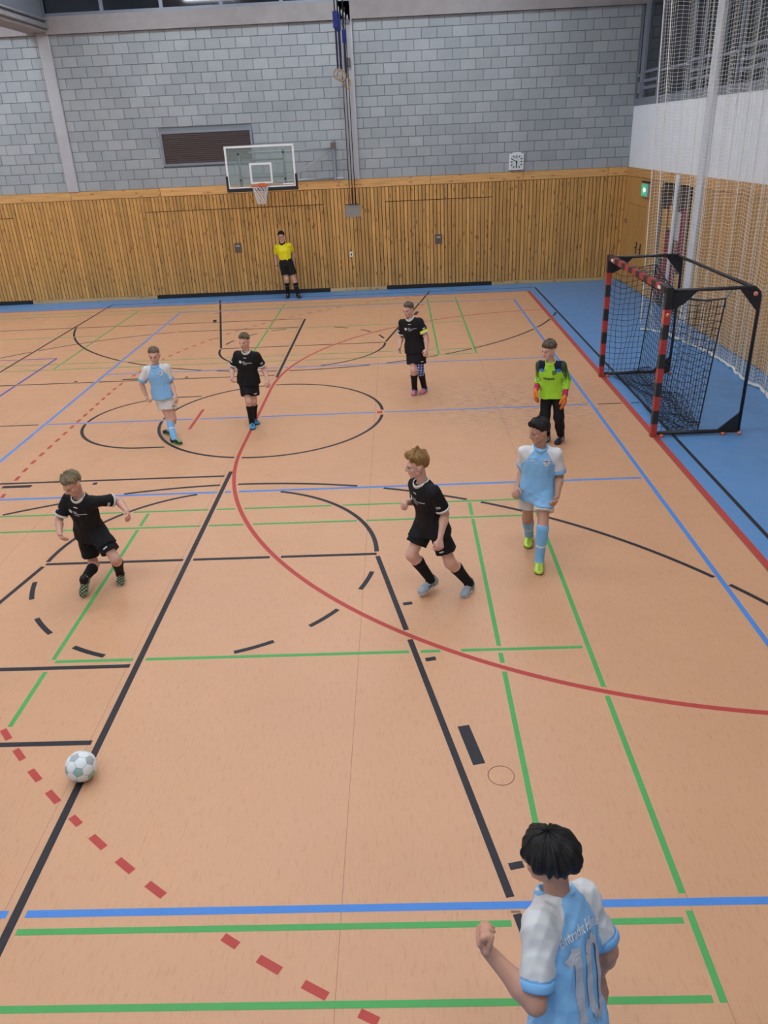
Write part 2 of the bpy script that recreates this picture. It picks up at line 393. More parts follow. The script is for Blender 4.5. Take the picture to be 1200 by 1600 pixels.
# badminton (green)
for sg in (-1, 1):
    for x in (-2.07, -2.83, -6.75, -10.77): line('green', x, sg*3.50, x, sg*9.55, .04, 6)
    for y in (3.49, 3.93, 9.09, 9.53): line('green', -2.12, sg*y, -15.47, sg*y, .04, 5)
    line('green', -6.72, sg*6.51, -2.12, sg*6.51, .04, 5); line('green', -10.80, sg*6.51, -15.47, sg*6.51, .04, 5)
def lay_markings():
    # lower lines stop a little short of the lines they meet, as the painters masked them
    cell = .08; occ = {}
    order = sorted(range(len(MARKS)), key=lambda i: MARKS[i][4])
    placed = []
    for i in order:
        name, col, w, P, pr = MARKS[i]
        keep = np.ones(len(P), bool)
        lo, hi = P.min(0)-.2, P.max(0)+.2
        for (w2, Q, pr2, lo2, hi2) in placed:
            if pr2 >= pr or (lo2 > hi).any() or (hi2 < lo).any(): continue
            idx = np.where(((P > lo2-.1) & (P < hi2+.1)).all(1))[0]
            if not len(idx): continue
            q = Q[((Q > lo-.1) & (Q < hi+.1)).all(1)]
            if not len(q): continue
            for c0 in range(0, len(idx), 400):
                ii = idx[c0:c0+400]
                d = ((P[ii][:, None]-q[None])**2).sum(2).min(1)
                keep[ii[d < (w2/2+.022)**2]] = False
        placed.append((w, P, pr, P.min(0), P.max(0)))
        runs = np.split(np.arange(len(P)), np.where(~keep)[0])
        V, F = [], []
        for r in runs:
            r = r[keep[r]]
            if len(r) < 2 or (len(r) < len(P) and np.linalg.norm(P[r[-1]]-P[r[0]]) < .022): continue
            q = P[r]; straight = abs(np.cross(q[-1]-q[0], q[len(q)//2]-q[0])) < 1e-4*max(1e-6, np.linalg.norm(q[-1]-q[0]))
            q = q[[0, -1]] if straight else q[np.unique(np.r_[np.arange(0, len(q), 8), len(q)-1])]
            t = np.gradient(q, axis=0); t /= np.linalg.norm(t, axis=1, keepdims=True); nn = np.c_[-t[:, 1], t[:, 0]]*w/2
            n0 = len(V)
            for a_, b_ in zip(q+nn, q-nn): V += [(a_[0], a_[1], .0022), (b_[0], b_[1], .0022)]
            for k in range(len(q)-1): F.append((n0+2*k, n0+2*k+1, n0+2*k+3, n0+2*k+2))
        if V:
            me = pyd(name, V, F); bm = bmesh.new(); bm.from_mesh(me); bmesh.ops.recalc_face_normals(bm, faces=bm.faces)
            for f in bm.faces:
                if f.normal.z < 0: f.normal_flip()
            bm.to_mesh(me); bm.free()
            new_obj(name, me, M[col], floor)
lay_markings()
MB().torus((-3.0, -7.97, .002), (1, 0, 0), (0, 1, 0), .09, .003, 32, 4).build('socket_ring', M['seam'], floor)
box('maker_mark', -3.075, -3.02, -9.025, -9.010, 0, .0021, M['seam'], floor)

M['recess'] = mat('recess_metal', (.27, .26, .24), .6)
# ---- back wall: concrete blocks above, pine boards below
wall_back = struct(box('wall_back', XL, XR+.25, YB+.03, YB+.30, 0, 6.76, M['mortar']))
PILLARS = [(-12.72, -12.41), (-4.87, -4.58)]
BW, BH, Z0 = .40, .25, 3.0
VENT = (-9.94, -7.42, 3.54, 4.40)
blocks = []
for row in range(15):
    z = Z0+row*BH; x = XR - (BW if row % 2 else BW/2)
    edges = [XR]
    while x > -15.9: edges.append(x); x -= BW
    edges.append(-16.3)
    for x1, x0 in zip(edges[:-1], edges[1:]):
        segs = [(x0, x1)]
        cuts = list(PILLARS)+([VENT[:2]] if z+BH > VENT[2]+.02 and z < VENT[3]-.02 else [])
        for c0, c1 in cuts:
            ns = []
            for s0, s1 in segs:
                if s1 <= c0 or s0 >= c1: ns.append((s0, s1)); continue
                if s0 < c0: ns.append((s0, c0))
                if s1 > c1: ns.append((c1, s1))
            segs = ns
        for s0, s1 in segs:
            if s1-s0 > .04: blocks.append((s0, s1, z))
blocks.sort(key=lambda b_: -b_[0])
J = .0045
def block_mesh(wd):
    bm = bmesh.new(); y0, y1 = -.022, .03
    vs = [bm.verts.new(v) for v in boxv(-wd/2+J, wd/2-J, y0, y1, J, BH-J)]
    for q in BOXF: bm.faces.new([vs[i] for i in q])
    bmesh.ops.recalc_face_normals(bm, faces=bm.faces)
    ed = [e for e in bm.edges if all(abs(v.co.y-y0) < 1e-6 for v in e.verts)]
    bmesh.ops.bevel(bm, geom=ed, offset=.006, segments=1, affect='EDGES')
    me = bpy.data.meshes.new('block'); bm.to_mesh(me); bm.free(); me.materials.append(M['block']); return me
cache = {}; rest = []
for i, (s0, s1, z) in enumerate(blocks):
    key = round(s1-s0, 3)
    if key not in cache: cache[key] = block_mesh(key)
    pos = ((s0+s1)/2, YB+.02+random.uniform(-.003, .003), z)
    if i < 300:
        o = new_obj('block', cache[key], None, wall_back); o.location = pos
    else: rest.append((cache[key], pos))
bm = bmesh.new()
for me, pos in rest:
    t = me.copy(); t.transform(Matrix.Translation(pos)); bm.from_mesh(t); bpy.data.meshes.remove(t)
me = bpy.data.meshes.new('block_field'); bm.to_mesh(me); bm.free()
o = new_obj('block_field', me, M['block'], wall_back); o['kind'] = 'stuff'
for k, (a, b) in enumerate(PILLARS):
    pl = struct(box('trim_%d' % (k+1), a, b, YB-.06, YB+.03, 3.0, 6.76, M['concrete'], bevel=.01))
    if k == 1:
        box('edge_flange', a-.01, a+.03, YB-.10, YB-.05, 3.0, 6.76, M['concrete'], pl); box('edge_flange', b-.05, b+.01, YB-.10, YB-.05, 3.0, 6.76, M['concrete'], pl)
beam = struct(box('trim_3', XL, XR+.2, YB-.10, YB+.30, 6.75, 7.14, M['beam']))
# panelling
PITCH_B = .1025
DOORS = [(-14.46-5.1, -14.46), (-10.70, -5.62), (-3.92, -.91)]
panelling = box('panelling', XL, XR-.02, YB+.012, YB+.03, 0, 2.80, M['groove'], wall_back)
def board_mesh(z0, z1, w=PITCH_B-.016):
    bm = bmesh.new(); vs = [bm.verts.new(v) for v in boxv(-w/2, w/2, -.028, .012, z0, z1)]
    for q in BOXF: bm.faces.new([vs[i] for i in q])
    bmesh.ops.recalc_face_normals(bm, faces=bm.faces)
    ed = [e for e in bm.edges if all(abs(v.co.y+.028) < 1e-6 for v in e.verts) and abs(e.verts[0].co.x-e.verts[1].co.x) < 1e-6]
    bmesh.ops.bevel(bm, geom=ed, offset=.006, segments=1, affect='EDGES')
    me = bpy.data.meshes.new('board'); bm.to_mesh(me); bm.free(); me.materials.append(M['board']); return me
bm_full, bm_up, bm_door = board_mesh(.105, 2.775), board_mesh(2.40, 2.775), board_mesh(.115, 2.382)
door_objs = []
for k, (a, b) in enumerate(DOORS):
    d = struct(box('door_%d' % (k+1), max(a, XL), b, YB+.006, YB+.012, .11, 2.385, M['groove']))
    MB().box(max(a, XL)+.01, b-.01, YB-.035, YB+.006, .004, .108).build('rubber_strip', M['rubber'], d, bevel=.006)
    door_objs.append(d)
x = XR-.03-PITCH_B/2; n = 0
while x > -16.2:
    j = next((k for k, (a, b) in enumerate(DOORS) if a < x < b), None)
    if j is None:
        o = new_obj('board', bm_full, None, panelling); o.location = (x, YB, 0)
    else:
        o = new_obj('board', bm_up, None, panelling); o.location = (x, YB, 0)
        o = new_obj('board', bm_door, None, door_objs[j]); o.location = (x, YB, 0)
    x -= PITCH_B
for px, dk in ((-8.16, 1), (-2.42, 2)):   # recessed pull plates
    t = MB().box(px-.10, px+.10, YB-.042, YB-.026, 1.21, 1.47).build('pull_plate', M['plate'], door_objs[dk], bevel=.006)
    box('finger_slot', px-.05, px+.05, YB-.046, YB-.041, 1.37, 1.41, M['steel_l'], t)
xs = [XR-.02, 2.24, -.08, -2.63, -5.15, -7.65, -10.15, -12.67, -15.2, -17.8]
for a, b in zip(xs[1:], xs[:-1]):
    box('capping_rail', a+.004, b-.004, YB-.036, YB+.02, 2.785, 3.0, M['rail'], panelling, bevel=.004)
base = struct(empty('baseboard_back', (0, 0, 0)))
for a, b in ((-14.44, -10.72), (-5.60, -4.85), (-4.84, -4.42), (-4.41, -3.94), (-.89, .9), (.91, XR-.03)):
    box('baseboard_plank', a, b, YB-.026, YB+.01, .003, .10, M['skirt'], base, bevel=.004)
# recess with cables and small socket in the panelling
rc = box('cable_recess', -5.02, -4.60, YB-.034, YB-.022, 2.03, 2.37, M['recess'], panelling)
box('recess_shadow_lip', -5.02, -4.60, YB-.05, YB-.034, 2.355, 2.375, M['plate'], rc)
so = box('wall_socket', -4.97, -4.88, YB-.045, YB-.026, .96, 1.10, M['white'], panelling, bevel=.008)
box('socket_insert', -4.945, -4.905, YB-.048, YB-.044, .99, 1.06, M['plate'], so)
# clerestory windows above the beam
wtop = struct(empty('window_1', (0, 0, 0)))
box('window_rail', XL, XR, YB+.0, YB+.1, 7.14, 7.22, M['steel'], wtop); box('window_rail', XL, XR, YB, YB+.1, 8.50, CEIL_Z, M['steel'], wtop)
xm = XR; k = 0
ms = [-10.93+1.53*i for i in range(-6, 9)]
for q in ms: box('mullion', q-.045, q+.045, YB, YB+.1, 7.22, 8.50, M['steel'], wtop)
for a, b in zip(ms[:-1], ms[1:]): box('pane', a+.045, b-.045, YB+.04, YB+.06, 7.22, 8.50, M['glassdark'], wtop)
# ---- right wall: wood panels, plaster, window band
wall_right = struct(MB().box(XR, XR+.25, YN, YB+.03, 0, 4.47).build('wall_right', M['plaster']))
ys = [YB-.02, 10.82, 10.82-1.72, 8.95, 8.05, 5.95, 4.75, 3.5, 2.25, 1.0, -.25, -1.5, -2.75, -4.0, -6, -8, -10, -12, YN]
box('panel_backing', XR-.012, XR, YN, YB-.0, 0, 2.80, M['groove'], wall_right)
for a, b in zip(ys[1:], ys[:-1]):
    if (a, b) in ((9.10, 10.82), (5.95, 8.05)): continue
    box('wood_panel', XR-.034, XR-.010, a+.004, b-.004, .02, 2.775, M['panel'], wall_right, bevel=.003)
yr = [YB-.03, 8.6, 6.0, 3.4, .8, -1.8, -4.4, -7, -11, YN]
for a, b in zip(yr[1:], yr[:-1]): box('capping_rail', XR-.045, XR-.005, a+.004, b-.004, 2.785, 3.0, M['rail_y'], wall_right, bevel=.004)
door4 = struct(empty('door_4', (XR, 9.96, 0)))
def rel(o, root): o.location = -root.location; return o
for a, b in ((9.965, 10.815), (9.105, 9.955)):
    rel(box('door_leaf', XR-.034, XR-.010, a, b, .01, 2.11, M['panel'], door4, bevel=.003), door4)
rel(box('overpanel', XR-.034, XR-.010, 9.105, 10.815, 2.118, 2.775, M['panel'], door4, bevel=.003), door4)
for yy in (9.70, 9.34):
    h = rel(MB().box(XR-.045, XR-.034, yy-.035, yy+.035, .92, 1.22).build('handle_plate', M['blackm'], door4, bevel=.004), door4)
    t = MB().tube([(XR-.045, yy, 1.08), (XR-.09, yy, 1.08), (XR-.09, yy-.10, 1.08)], .011).build('lever', M['blackm'], h)
for yy in (11.0, 10.86): 
    h = rel(box('latch_ring', XR-.042, XR-.033, yy-.03, yy+.03, 1.57, 1.70, M['plate'], door4, bevel=.004), door4)
door5 = struct(empty('door_5', (XR, 7.0, 0)))
rel(box('door_leaf', XR-.015, XR-.008, 6.05, 7.95, 0.01, 2.62, M['dooredark'], door5), door5)
for a, b, c, d in ((5.96, 6.06, 0, 2.68), (7.94, 8.04, 0, 2.68), (5.96, 8.04, 2.58, 2.70), (6.96, 7.04, 0, 2.58)):
    rel(box('door_frame', XR-.05, XR-.01, a, b, max(c, .003), d, M['dooredark'], door5), door5)
for y0, y1, z0, z1, mm in ((6.2, 6.5, 1.1, 2.3, 'posterred'), (6.6, 6.85, .3, 1.5, 'posterred'), (7.2, 7.5, .4, 1.7, 'posterred'), (7.55, 7.8, .2, .9, 'posterred'), (6.55, 6.9, 1.6, 2.2, 'posterwhite'), (7.15, 7.4, 1.8, 2.3, 'panel'), (7.5, 7.85, 1.1, 2.2, 'panel'), (6.15, 6.5, .3, .9, 'panel')):
    rel(box('notice_sheet', XR-.022, XR-.015, y0, y1, z0, z1, M[mm], door5), door5)
# window band of the right wall
WZ0 = 4.47
pil = struct(box('trim_4', XR-.09, XR, 5.34, 5.68, .0, CEIL_Z, M['pale'], bevel=.008))
struct(MB().tube([(XR-.10, 6.78, 0), (XR-.10, 6.78, 2.98)], .045, 12).build('trim_6', M['pale'], None, True))
win2 = struct(empty('window_2', (XR, 3, WZ0)))
def wb(name, y0, y1, z0, z1, m, x0=.02, x1=.12): return rel(box(name, XR+x0, XR+x1, y0, y1, z0, z1, M[m], win2), win2)
wb('window_sill', YN, YB+.03, WZ0, WZ0+.17, 'steel', -.01, .2)
wb('window_head', YN, YB+.03, 8.45, CEIL_Z, 'steel')
bays = [(YB, 10.9, 0), (10.62, 9.45, 1), (9.30, 7.3, 0), (7.2, 6.6, 1), (6.5, 5.7, 1), (5.35, 4.6, 0), (4.5, 3.35, 1), (3.25, 1.6, 0), (1.5, .2, 1), (.1, -2, 0), (-2.1, -4, 0), (-4.1, -6, 0), (-6.1, -9, 0), (-9.1, -15, 0)]
prev = YB+.03
for y1, y0, rail in bays:
    wb('window_post', y1, prev, WZ0+.17, 8.45, 'steel', .0, .12); prev = y0
    wb('pane', y0, y1, WZ0+.17, 8.45, 'glassdark', .06, .08)
    if rail:
        for z in (4.86, 5.02, 5.22): wb('window_bar', y0, y1, z-.035, z+.03, 'steel', .02, .07)
    else:
        wb('window_bar', y0, y1, 5.14, 5.20, 'steel', .02, .07)
wb('opener_box', 10.66, 10.84, 4.75, 5.0, 'steel', -.05, .02)
# ---- ceiling, hidden walls, girders
ceiling = struct(box('ceiling', XL, XR+.2, YN, YB+.3, CEIL_Z, CEIL_Z+.2, M['ceil']))
struct(box('wall_left', XL-.2, XL, YN, YB, 0, CEIL_Z, M['backwall']))
struct(box('wall_near', XL, XR, YN-.2, YN, 0, CEIL_Z, M['backwall']))
gr = struct(empty('trim_5', (-12.6, 0, 6.95)))
rel(box('girder_web', -12.80, -12.42, YN, YB-.12, 7.0, CEIL_Z, M['steel'], gr), gr)
rel(box('girder_flange', -12.95, -12.40, YN, YB-.12, 6.80, 7.0, M['beam'], gr), gr)
rel(MB().tube([(-12.34, YN, 6.90), (-12.34, YB-.15, 6.90)], .035).build('conduit', M['concrete'], gr, True), gr)
rel(MB().tube([(-12.36, YN, 7.06), (-12.36, YB-.15, 7.06)], .03).build('conduit', M['concrete'], gr, True), gr)
# ceiling luminaires
for x in LAMP_X:
    for y in LAMP_Y:
        e = empty('ceiling_luminaire', (x, y, CEIL_Z-.12))
        MB().box(-.95, .95, -.16, .16, .0, .118).build('lamp_housing', M['white'], e)
        MB().box(-.92, .92, -.13, .13, -.012, 0).build('diffuser', M['lamp'], e)
        tag(e, 'long white ceiling luminaire with glowing diffuser under the hall roof', 'lamp', 'ceiling luminaires')
# ================================================================== FIXTURES
# ---- ventilation grille
v = empty('ventilation_grille', (-8.68, YB-.02, 3.55))
def lb(root, name, x0, x1, y0, y1, z0, z1, m, bevel=0):
    L = root.location
    return box(name, x0-L.x, x1-L.x, y0-L.y, y1-L.y, z0-L.z, z1-L.z, m, root, bevel)
lb(v, 'duct_back', VENT[0]+.05, VENT[1]-.05, YB+.01, YB+.028, VENT[2]+.05, VENT[3]-.05, M['hole'])
for a in ((VENT[0], VENT[1], VENT[3]-.06, VENT[3]), (VENT[0], VENT[1], VENT[2], VENT[2]+.06), (VENT[0], VENT[0]+.06, VENT[2]+.06, VENT[3]-.06), (VENT[1]-.06, VENT[1], VENT[2]+.06, VENT[3]-.06)):
    lb(v, 'grille_frame', a[0], a[1], YB-.03, YB+.028, a[2], a[3], M['steel'])
ns = 15
for i in range(ns):
    z = VENT[2]+.085+i*(VENT[3]-VENT[2]-.15)/(ns-1)
    MB().poly([(VENT[0]+.06+8.68, -.0, z-3.55+.022), (VENT[0]+.06+8.68, .004, z-3.55+.026), (VENT[0]+.06+8.68, .034, z-3.55-.014), (VENT[0]+.06+8.68, .030, z-3.55-.018)], (VENT[1]-VENT[0]-.12, 0, 0)).build('louver_slat', M['louver'], v)
tag(v, 'brown slatted ventilation grille set in the grey block wall', 'grille')
# ---- wall clock
c = empty('wall_clock', (-.28, YB-.02, 3.05))
MB().box(-.20, .20, -.07, .0, 0, .41).build('clock_case', M['white'], c, bevel=.012)
box('clock_face', -.165, .165, -.074, -.069, .035, .375, M['clockface'], c)
MB().box(-.115, .115, -.075, -.0, .405, .445).build('mounting_cap', M['white'], c, bevel=.006)
for k in range(12):
    an = PI/2-k*PI/6; s = 1/max(abs(math.cos(an)), abs(math.sin(an)))
    cx, cz = math.cos(an)*.135*min(s, 1.12), .205+math.sin(an)*.135*min(s, 1.12)
    t = MB(); d = Vector((math.cos(an), 0, math.sin(an))); p = Vector((-d.z, 0, d.x)); q = Vector((cx, -.078, cz))
    t.poly([q+d*.024+p*.013, q+d*.024-p*.013, q-d*.024-p*.013, q-d*.024+p*.013], (0, .003, 0)); t.build('hour_mark', M['clockink'], c)
def hand(an, L, w_):
    d = Vector((math.cos(an), 0, math.sin(an))); p = Vector((-d.z, 0, d.x)); q = Vector((0, -.083, .205))
    MB().poly([q+d*L+p*w_*.7, q+d*L-p*w_*.7, q-d*.03-p*w_, q-d*.03+p*w_], (0, .003, 0)).build('clock_hand', M['clockink'], c)
hand(D2(-93), .13, .017); hand(D2(150), .15, .011)
MB().poly([(-.035, -.076, .295), (.035, -.076, .295), (.035, -.076, .305), (-.035, -.076, .305)], (0, .002, 0)).build('maker_print', M['clockink'], c)
tag(c, 'square white wall clock above the wood panelling right of centre', 'clock')
# ---- basketball backboard, swung against the wall
BBX, BBY = -7.11, 10.12
bb = empty('basketball_backboard', (BBX, BBY, 2.90))
box('glass_pane', -.86, .86, -.008, .008, .07, 1.03, M['glass'], bb)
for a in ((-.91, .91, 1.02, 1.07), (-.91, .91, .05, .085), (-.91, -.86, .08, 1.03), (.86, .91, .08, 1.03)):
    box('board_frame', a[0], a[1], -.02, .02, a[2], a[3], M['white'], bb)
for a in ((-.295, .295, .60, .65), (-.295, .295, .15, .19), (-.295, -.245, .19, .60), (.245, .295, .19, .60)):
    box('target_line', a[0], a[1], -.012, -.008, a[2], a[3], M['white'], bb)
for a in ((-.945, .945, -.035, .055), (-.945, -.885, .05, .36), (.885, .945, .05, .36)):
    MB().box(a[0], a[1], -.035, .035, a[2], a[3]).build('edge_pad', M['blackm'], bb, bevel=.01)
box('maker_print', .55, .84, -.010, -.0085, .10, .135, M['print_white'], bb)
for x in (-.56, .62):
    MB().tube([(x, .06, .03), (x, .06, .95)], .03, 8).build('rear_tube', M['steel'], bb, True)
for z in (.30, .72):
    MB().tube([(-.56, .06, z), (.62, .06, z)], .022, 8).build('rear_tube', M['steel'], bb, True)
for x in (-.56, .62):
    for z in (.25, .88): MB().tube([(x, -.02, z), (x, .04, z)], .025, 10).build('bolt_cap', M['blackm'], bb, True)
for z in (.16, .90):
    MB().tube([(-.3, .10, z), (1.86, 1.02, z)], .02, 8).build('swing_arm', M['steel_l'], bb, True)
MB().tube([(.62, .50, .20), (1.84, .98, .86)], .012, 6).build('brace', M['steel_l'], bb, True)
MB().box(1.83, 1.91, .985, 1.08, .10, 1.10).build('wall_bracket', M['steel'], bb, bevel=.01)
box('bracket_clamp', 1.80, 1.94, .95, 1.02, .90, 1.04, M['plate'], bb)
MB().tube([(.85, 1.03, .155), (2.10, 1.03, .155)], .018, 8).build('wall_bar', M['white'], bb, True)
hp = MB().torus((0, -.385, .115), (1, 0, 0), (0, 1, 0), .235, .012, 32, 8).build('hoop_ring', M['hoop'], bb, True)
MB().poly([(-.09, -.15, .125), (.09, -.15, .125), (.09, -.012, .125), (-.09, -.012, .125)], (0, 0, -.02)).poly([(-.09, -.03, .16), (.09, -.03, .16), (.09, -.03, .03), (-.09, -.03, .03)], (0, .018, 0)).build('hoop_mount', M['hoop'], bb)
n1, n2 = 12, 7
P = np.zeros((2*n1+1, n2, 3))
A, B = [], []
def hp_pt(k, j):
    an = 2*PI*(k+.5*(j % 2))/n1; r = .225-.115*(j/(n2-1))**.7
    return (r*math.cos(an), -.385+r*math.sin(an), .11-.44*j/(n2-1))
for j in range(n2-1):
    for k in range(n1):
        if j % 2 == 0: A += [hp_pt(k, j), hp_pt(k, j)]; B += [hp_pt(k, j+1), hp_pt(k-1, j+1)]
        else: A += [hp_pt(k, j), hp_pt(k, j)]; B += [hp_pt(k, j+1), hp_pt(k+1, j+1)]
cords('hoop_net', A, B, .0065, M['print_white'], bb, 4)
tag(bb, 'glass basketball backboard with white frame, black edge pads and orange hoop', 'backboard')
# ---- gymnastic rings on blue straps, hanging in front of the middle pillar
RY = 8.0
spec = [(-4.80, 5.34, 0, 6.53, 6.24, 'left'), (-4.74, 5.31, .12, 6.50, 6.2, 'middle'), (-4.63, 5.17, .25, 6.20, 5.98, 'right')]
for i, (x, z, dy, zs, zb, nm) in enumerate(spec):
    g = empty('gym_ring', (x, RY+dy, z))
    MB().torus((0, 0, 0), (math.cos(.5*i-.2), math.sin(.5*i-.2), 0), (0, 0, 1), .105, .014, 28, 8).build('wooden_ring', M['ringwood'], g, True)
    MB().box(-.022, .022, -.012, .012, .10, zb-z).build('strap', M['strap_d'], g)
    MB().box(-.05, .05, -.02, .02, zb-z-.02, zs-z+.02).build('strap_roll', M['strap'], g, bevel=.012)
    MB().tube([(0, 0, zs-z), (0, 0, CEIL_Z-z)], .014, 6).build('rope', M['cord_black'], g, True)
    tag(g, ['wooden gymnastic ring on blue strap, leftmost of the hanging rings', 'wooden gymnastic ring on blue strap, middle of the three hanging rings', 'wooden gymnastic ring hanging lowest and furthest right beside the grey pillar'][i], 'gym ring', 'gymnastic rings')
pb = empty('pulley_block', (-4.78, YB-.10, 6.9))
for k in range(4):
    MB().torus((-.10+.07*k, -.06, .05-.06*k), (0, 1, 0), (0, 0, 1), .06, .018, 16, 6).build('pulley_wheel', M['steel_l'], pb, True)
MB().box(-.16, .18, -.0, .045, -.25, .25).build('pulley_plate', M['steel'], pb, bevel=.01)
MB().box(-.02, .12, -.06, .0, -1.20, -1.0).build('cable_guide', M['plate'], pb, bevel=.01)
for k, xx in enumerate((-.10, -.02, .05)):
    MB().tube([(xx, -.07, .1), (xx+.01, -.05, -4.55)], .011, 6).build('cable', M['cord_black'], pb, True)
tag(pb, 'metal pulley block with black cables running down the middle pillar', 'pulley')
# ---- exit sign
e = empty('exit_sign', (XR-.04, 9.22, 2.40))
MB().box(-.07, .0, -.26, .26, -.04, .30).build('sign_housing', M['steel_l'], e, bevel=.01)
box('sign_face', -.076, -.069, -.23, .23, -.01, .27, M['exit'], e)
MB().poly([(-.079, .10, .13), (-.079, .0, .21), (-.079, .0, .17), (-.079, -.13, .17), (-.079, -.13, .09), (-.079, .0, .09), (-.079, .0, .05)], (.003, 0, 0)).build('arrow_print', M['exitw'], e)
MB().box(-.08, .0, -.28, .28, .30, .33).build('sign_cap', M['blackm'], e)
tag(e, 'small green lit exit sign on the wood wall by the corner', 'sign')
# ---- handball goal
G = empty('handball_goal', (0, 0, 0))
def stripe(name, a, b, n_, mats, axis):
    for k in range(n_):
        t0, t1 = a+(b-a)*k/n_, a+(b-a)*(k+1)/n_
        m = M['stripe_red' if k % 2 == 0 else 'stripe_black']
        if axis == 'y': o = box(name, -.08, 0, t0, t1, 2.0, 2.08, m, G)
        else: o = box(name, -.08, 0, axis, axis+.08, max(t0, .004), t1, m, G)
for y in (-1.58, 1.50):
    stripe('post_stripe', 0, 1.80, 9, None, y)
    s = 1 if y > 0 else -1; yc = y+.04
    MB().box(-.084, .004, y-.004, y+.084, 1.80, 2.084).build('corner_sleeve', M['blackm'], G, bevel=.004)
    MB().box(-.084, .004, min(yc, yc-s*.30), max(yc, yc-s*.30), 1.996, 2.084).build('corner_sleeve', M['blackm'], G, bevel=.004)
    # side frame: rounded tube up the back
    pts = [(.0, yc, 2.04)]+[(1.02, yc, 2.04)]+[(1.02+.14*math.sin(t), yc, 1.90+.14*math.cos(t)) for t in np.linspace(.3, PI/2, 6)]+[(1.16, yc, .05)]
    MB().tube(pts, .024, 8).build('side_tube', M['blackm'], G, True)
    MB().tube([(.02, yc, .05), (1.16, yc, .05)], .03, 8).build('ground_bar', M['blackm'], G, True)
    for q in ([(.0, 2.02), (.33, 2.02), (.17, 1.86), (.0, 1.78)], [(.86, 2.05), (1.08, 2.06), (1.165, 1.98), (1.165, 1.70)], [(1.165, .06), (1.165, .34), (.84, .05)]):
        MB().poly([(a, yc-.012, b) for a, b in q], (0, .024, 0)).build('gusset_plate', M['blackm'], G)
    for xx, mm in ((.07, 'orange'), (.94, 'orange'), (1.17, 'pink')):
        MB().tube([(xx, yc+s*-.0-.03, .003), (xx, yc-.03, .04)], .03, 10).build('floor_foot', M[mm], G, True)
    MB().tube([(1.09, yc+(-.03 if s < 0 else .012), 1.96), (1.09, yc+(-.012 if s < 0 else .03), 1.96)], .03, 12).build('round_cap', M['pink'], G, True)
stripe('bar_stripe', -1.28, 1.28, 13, None, 'y')
MB().tube([(1.10, -1.52, 2.02), (1.10, 1.52, 2.02)], .026, 8).build('rear_tube', M['blackm'], G, True)
for y in (-1.31, 1.19): box('maker_plate', -.086, -.080, y, y+.12, 2.02, 2.06, M['print_white'], G)
box('maker_plate', -.086, -.080, -1.575, -1.505, 1.56, 1.78, M['orange'], G); box('check_badge', -.088, -.080, -1.56, -1.52, 1.56, 1.62, M['print_blue'], G)
MB().tube([(-.04, -1.5815, 1.73), (-.04, -1.590, 1.73)], .025, 12).build('round_cap', M['pink'], G, True)
# goal net: back, two sides and top, 10 cm mesh, slack at the foot
def sag(P, amp, seed):
    r = np.random.RandomState(seed); nu, nv, _ = P.shape
    u, v_ = np.linspace(0, 1, nu)[:, None], np.linspace(0, 1, nv)[None]
    for _ in range(5):
        a, b, ph, ax = r.uniform(1, 5), r.uniform(1, 5), r.uniform(0, 6), r.randint(0, 3)
        P[:, :, ax] += amp*np.sin(a*PI*u+b*PI*v_+ph)*np.sin(PI*u)**.5*np.sin(PI*v_)**.5
    return P
A, B = [], []
def top_x(v_): return .74-.10*np.sin(PI*v_)
nz, nx, ny = 20, 9, 31
# back panel: hangs from a slack rope at depth ~.7, foot at depth ~.55
v_ = np.linspace(0, 1, ny); z = np.linspace(1, 0, nz)
ztop = 1.90-.22*np.sin(PI*v_)
back = np.zeros((ny, nz, 3))
for j, zz in enumerate(z):
    back[:, j, 0] = (.60+.13*zz)-.05*np.sin(PI*v_)*zz; back[:, j, 1] = -1.50+3.0*v_; back[:, j, 2] = .03+(ztop-.03)*zz
back = sag(back, .018, 1)
a, b = net_grid(back); A.append(a); B.append(b)
for sg in (0, -1):
    edge = back[sg].copy(); yy = -1.53 if sg == 0 else 1.53
    side = np.zeros((nx, nz, 3))
    for i in range(nx):
        f = i/(nx-1); zc = np.where(z > .98, 1.93, z*1.93); zt = (1.93-.16*math.sin(PI*f))*z+.04*(1-z)
        side[i, :, 0] = edge[:, 0]*f; side[i, :, 1] = yy*(1-f)+edge[:, 1]*f; side[i, :, 2] = zt*(1-f)+edge[:, 2]*f
    side = sag(side, .015, 2-sg); a, b = net_grid(side); A.append(a); B.append(b)
top = np.zeros((ny, 7, 3))
for i in range(7):
    f = i/6; top[:, i, 0] = back[:, 0, 0]*f; top[:, i, 1] = (-1.5+3.0*v_)*(1-f)+back[:, 0, 1]*f; top[:, i, 2] = (1.985-.03*np.sin(PI*v_))*(1-f)+back[:, 0, 2]*f-.06*math.sin(PI*f)
a, b = net_grid(top); A.append(a); B.append(b)
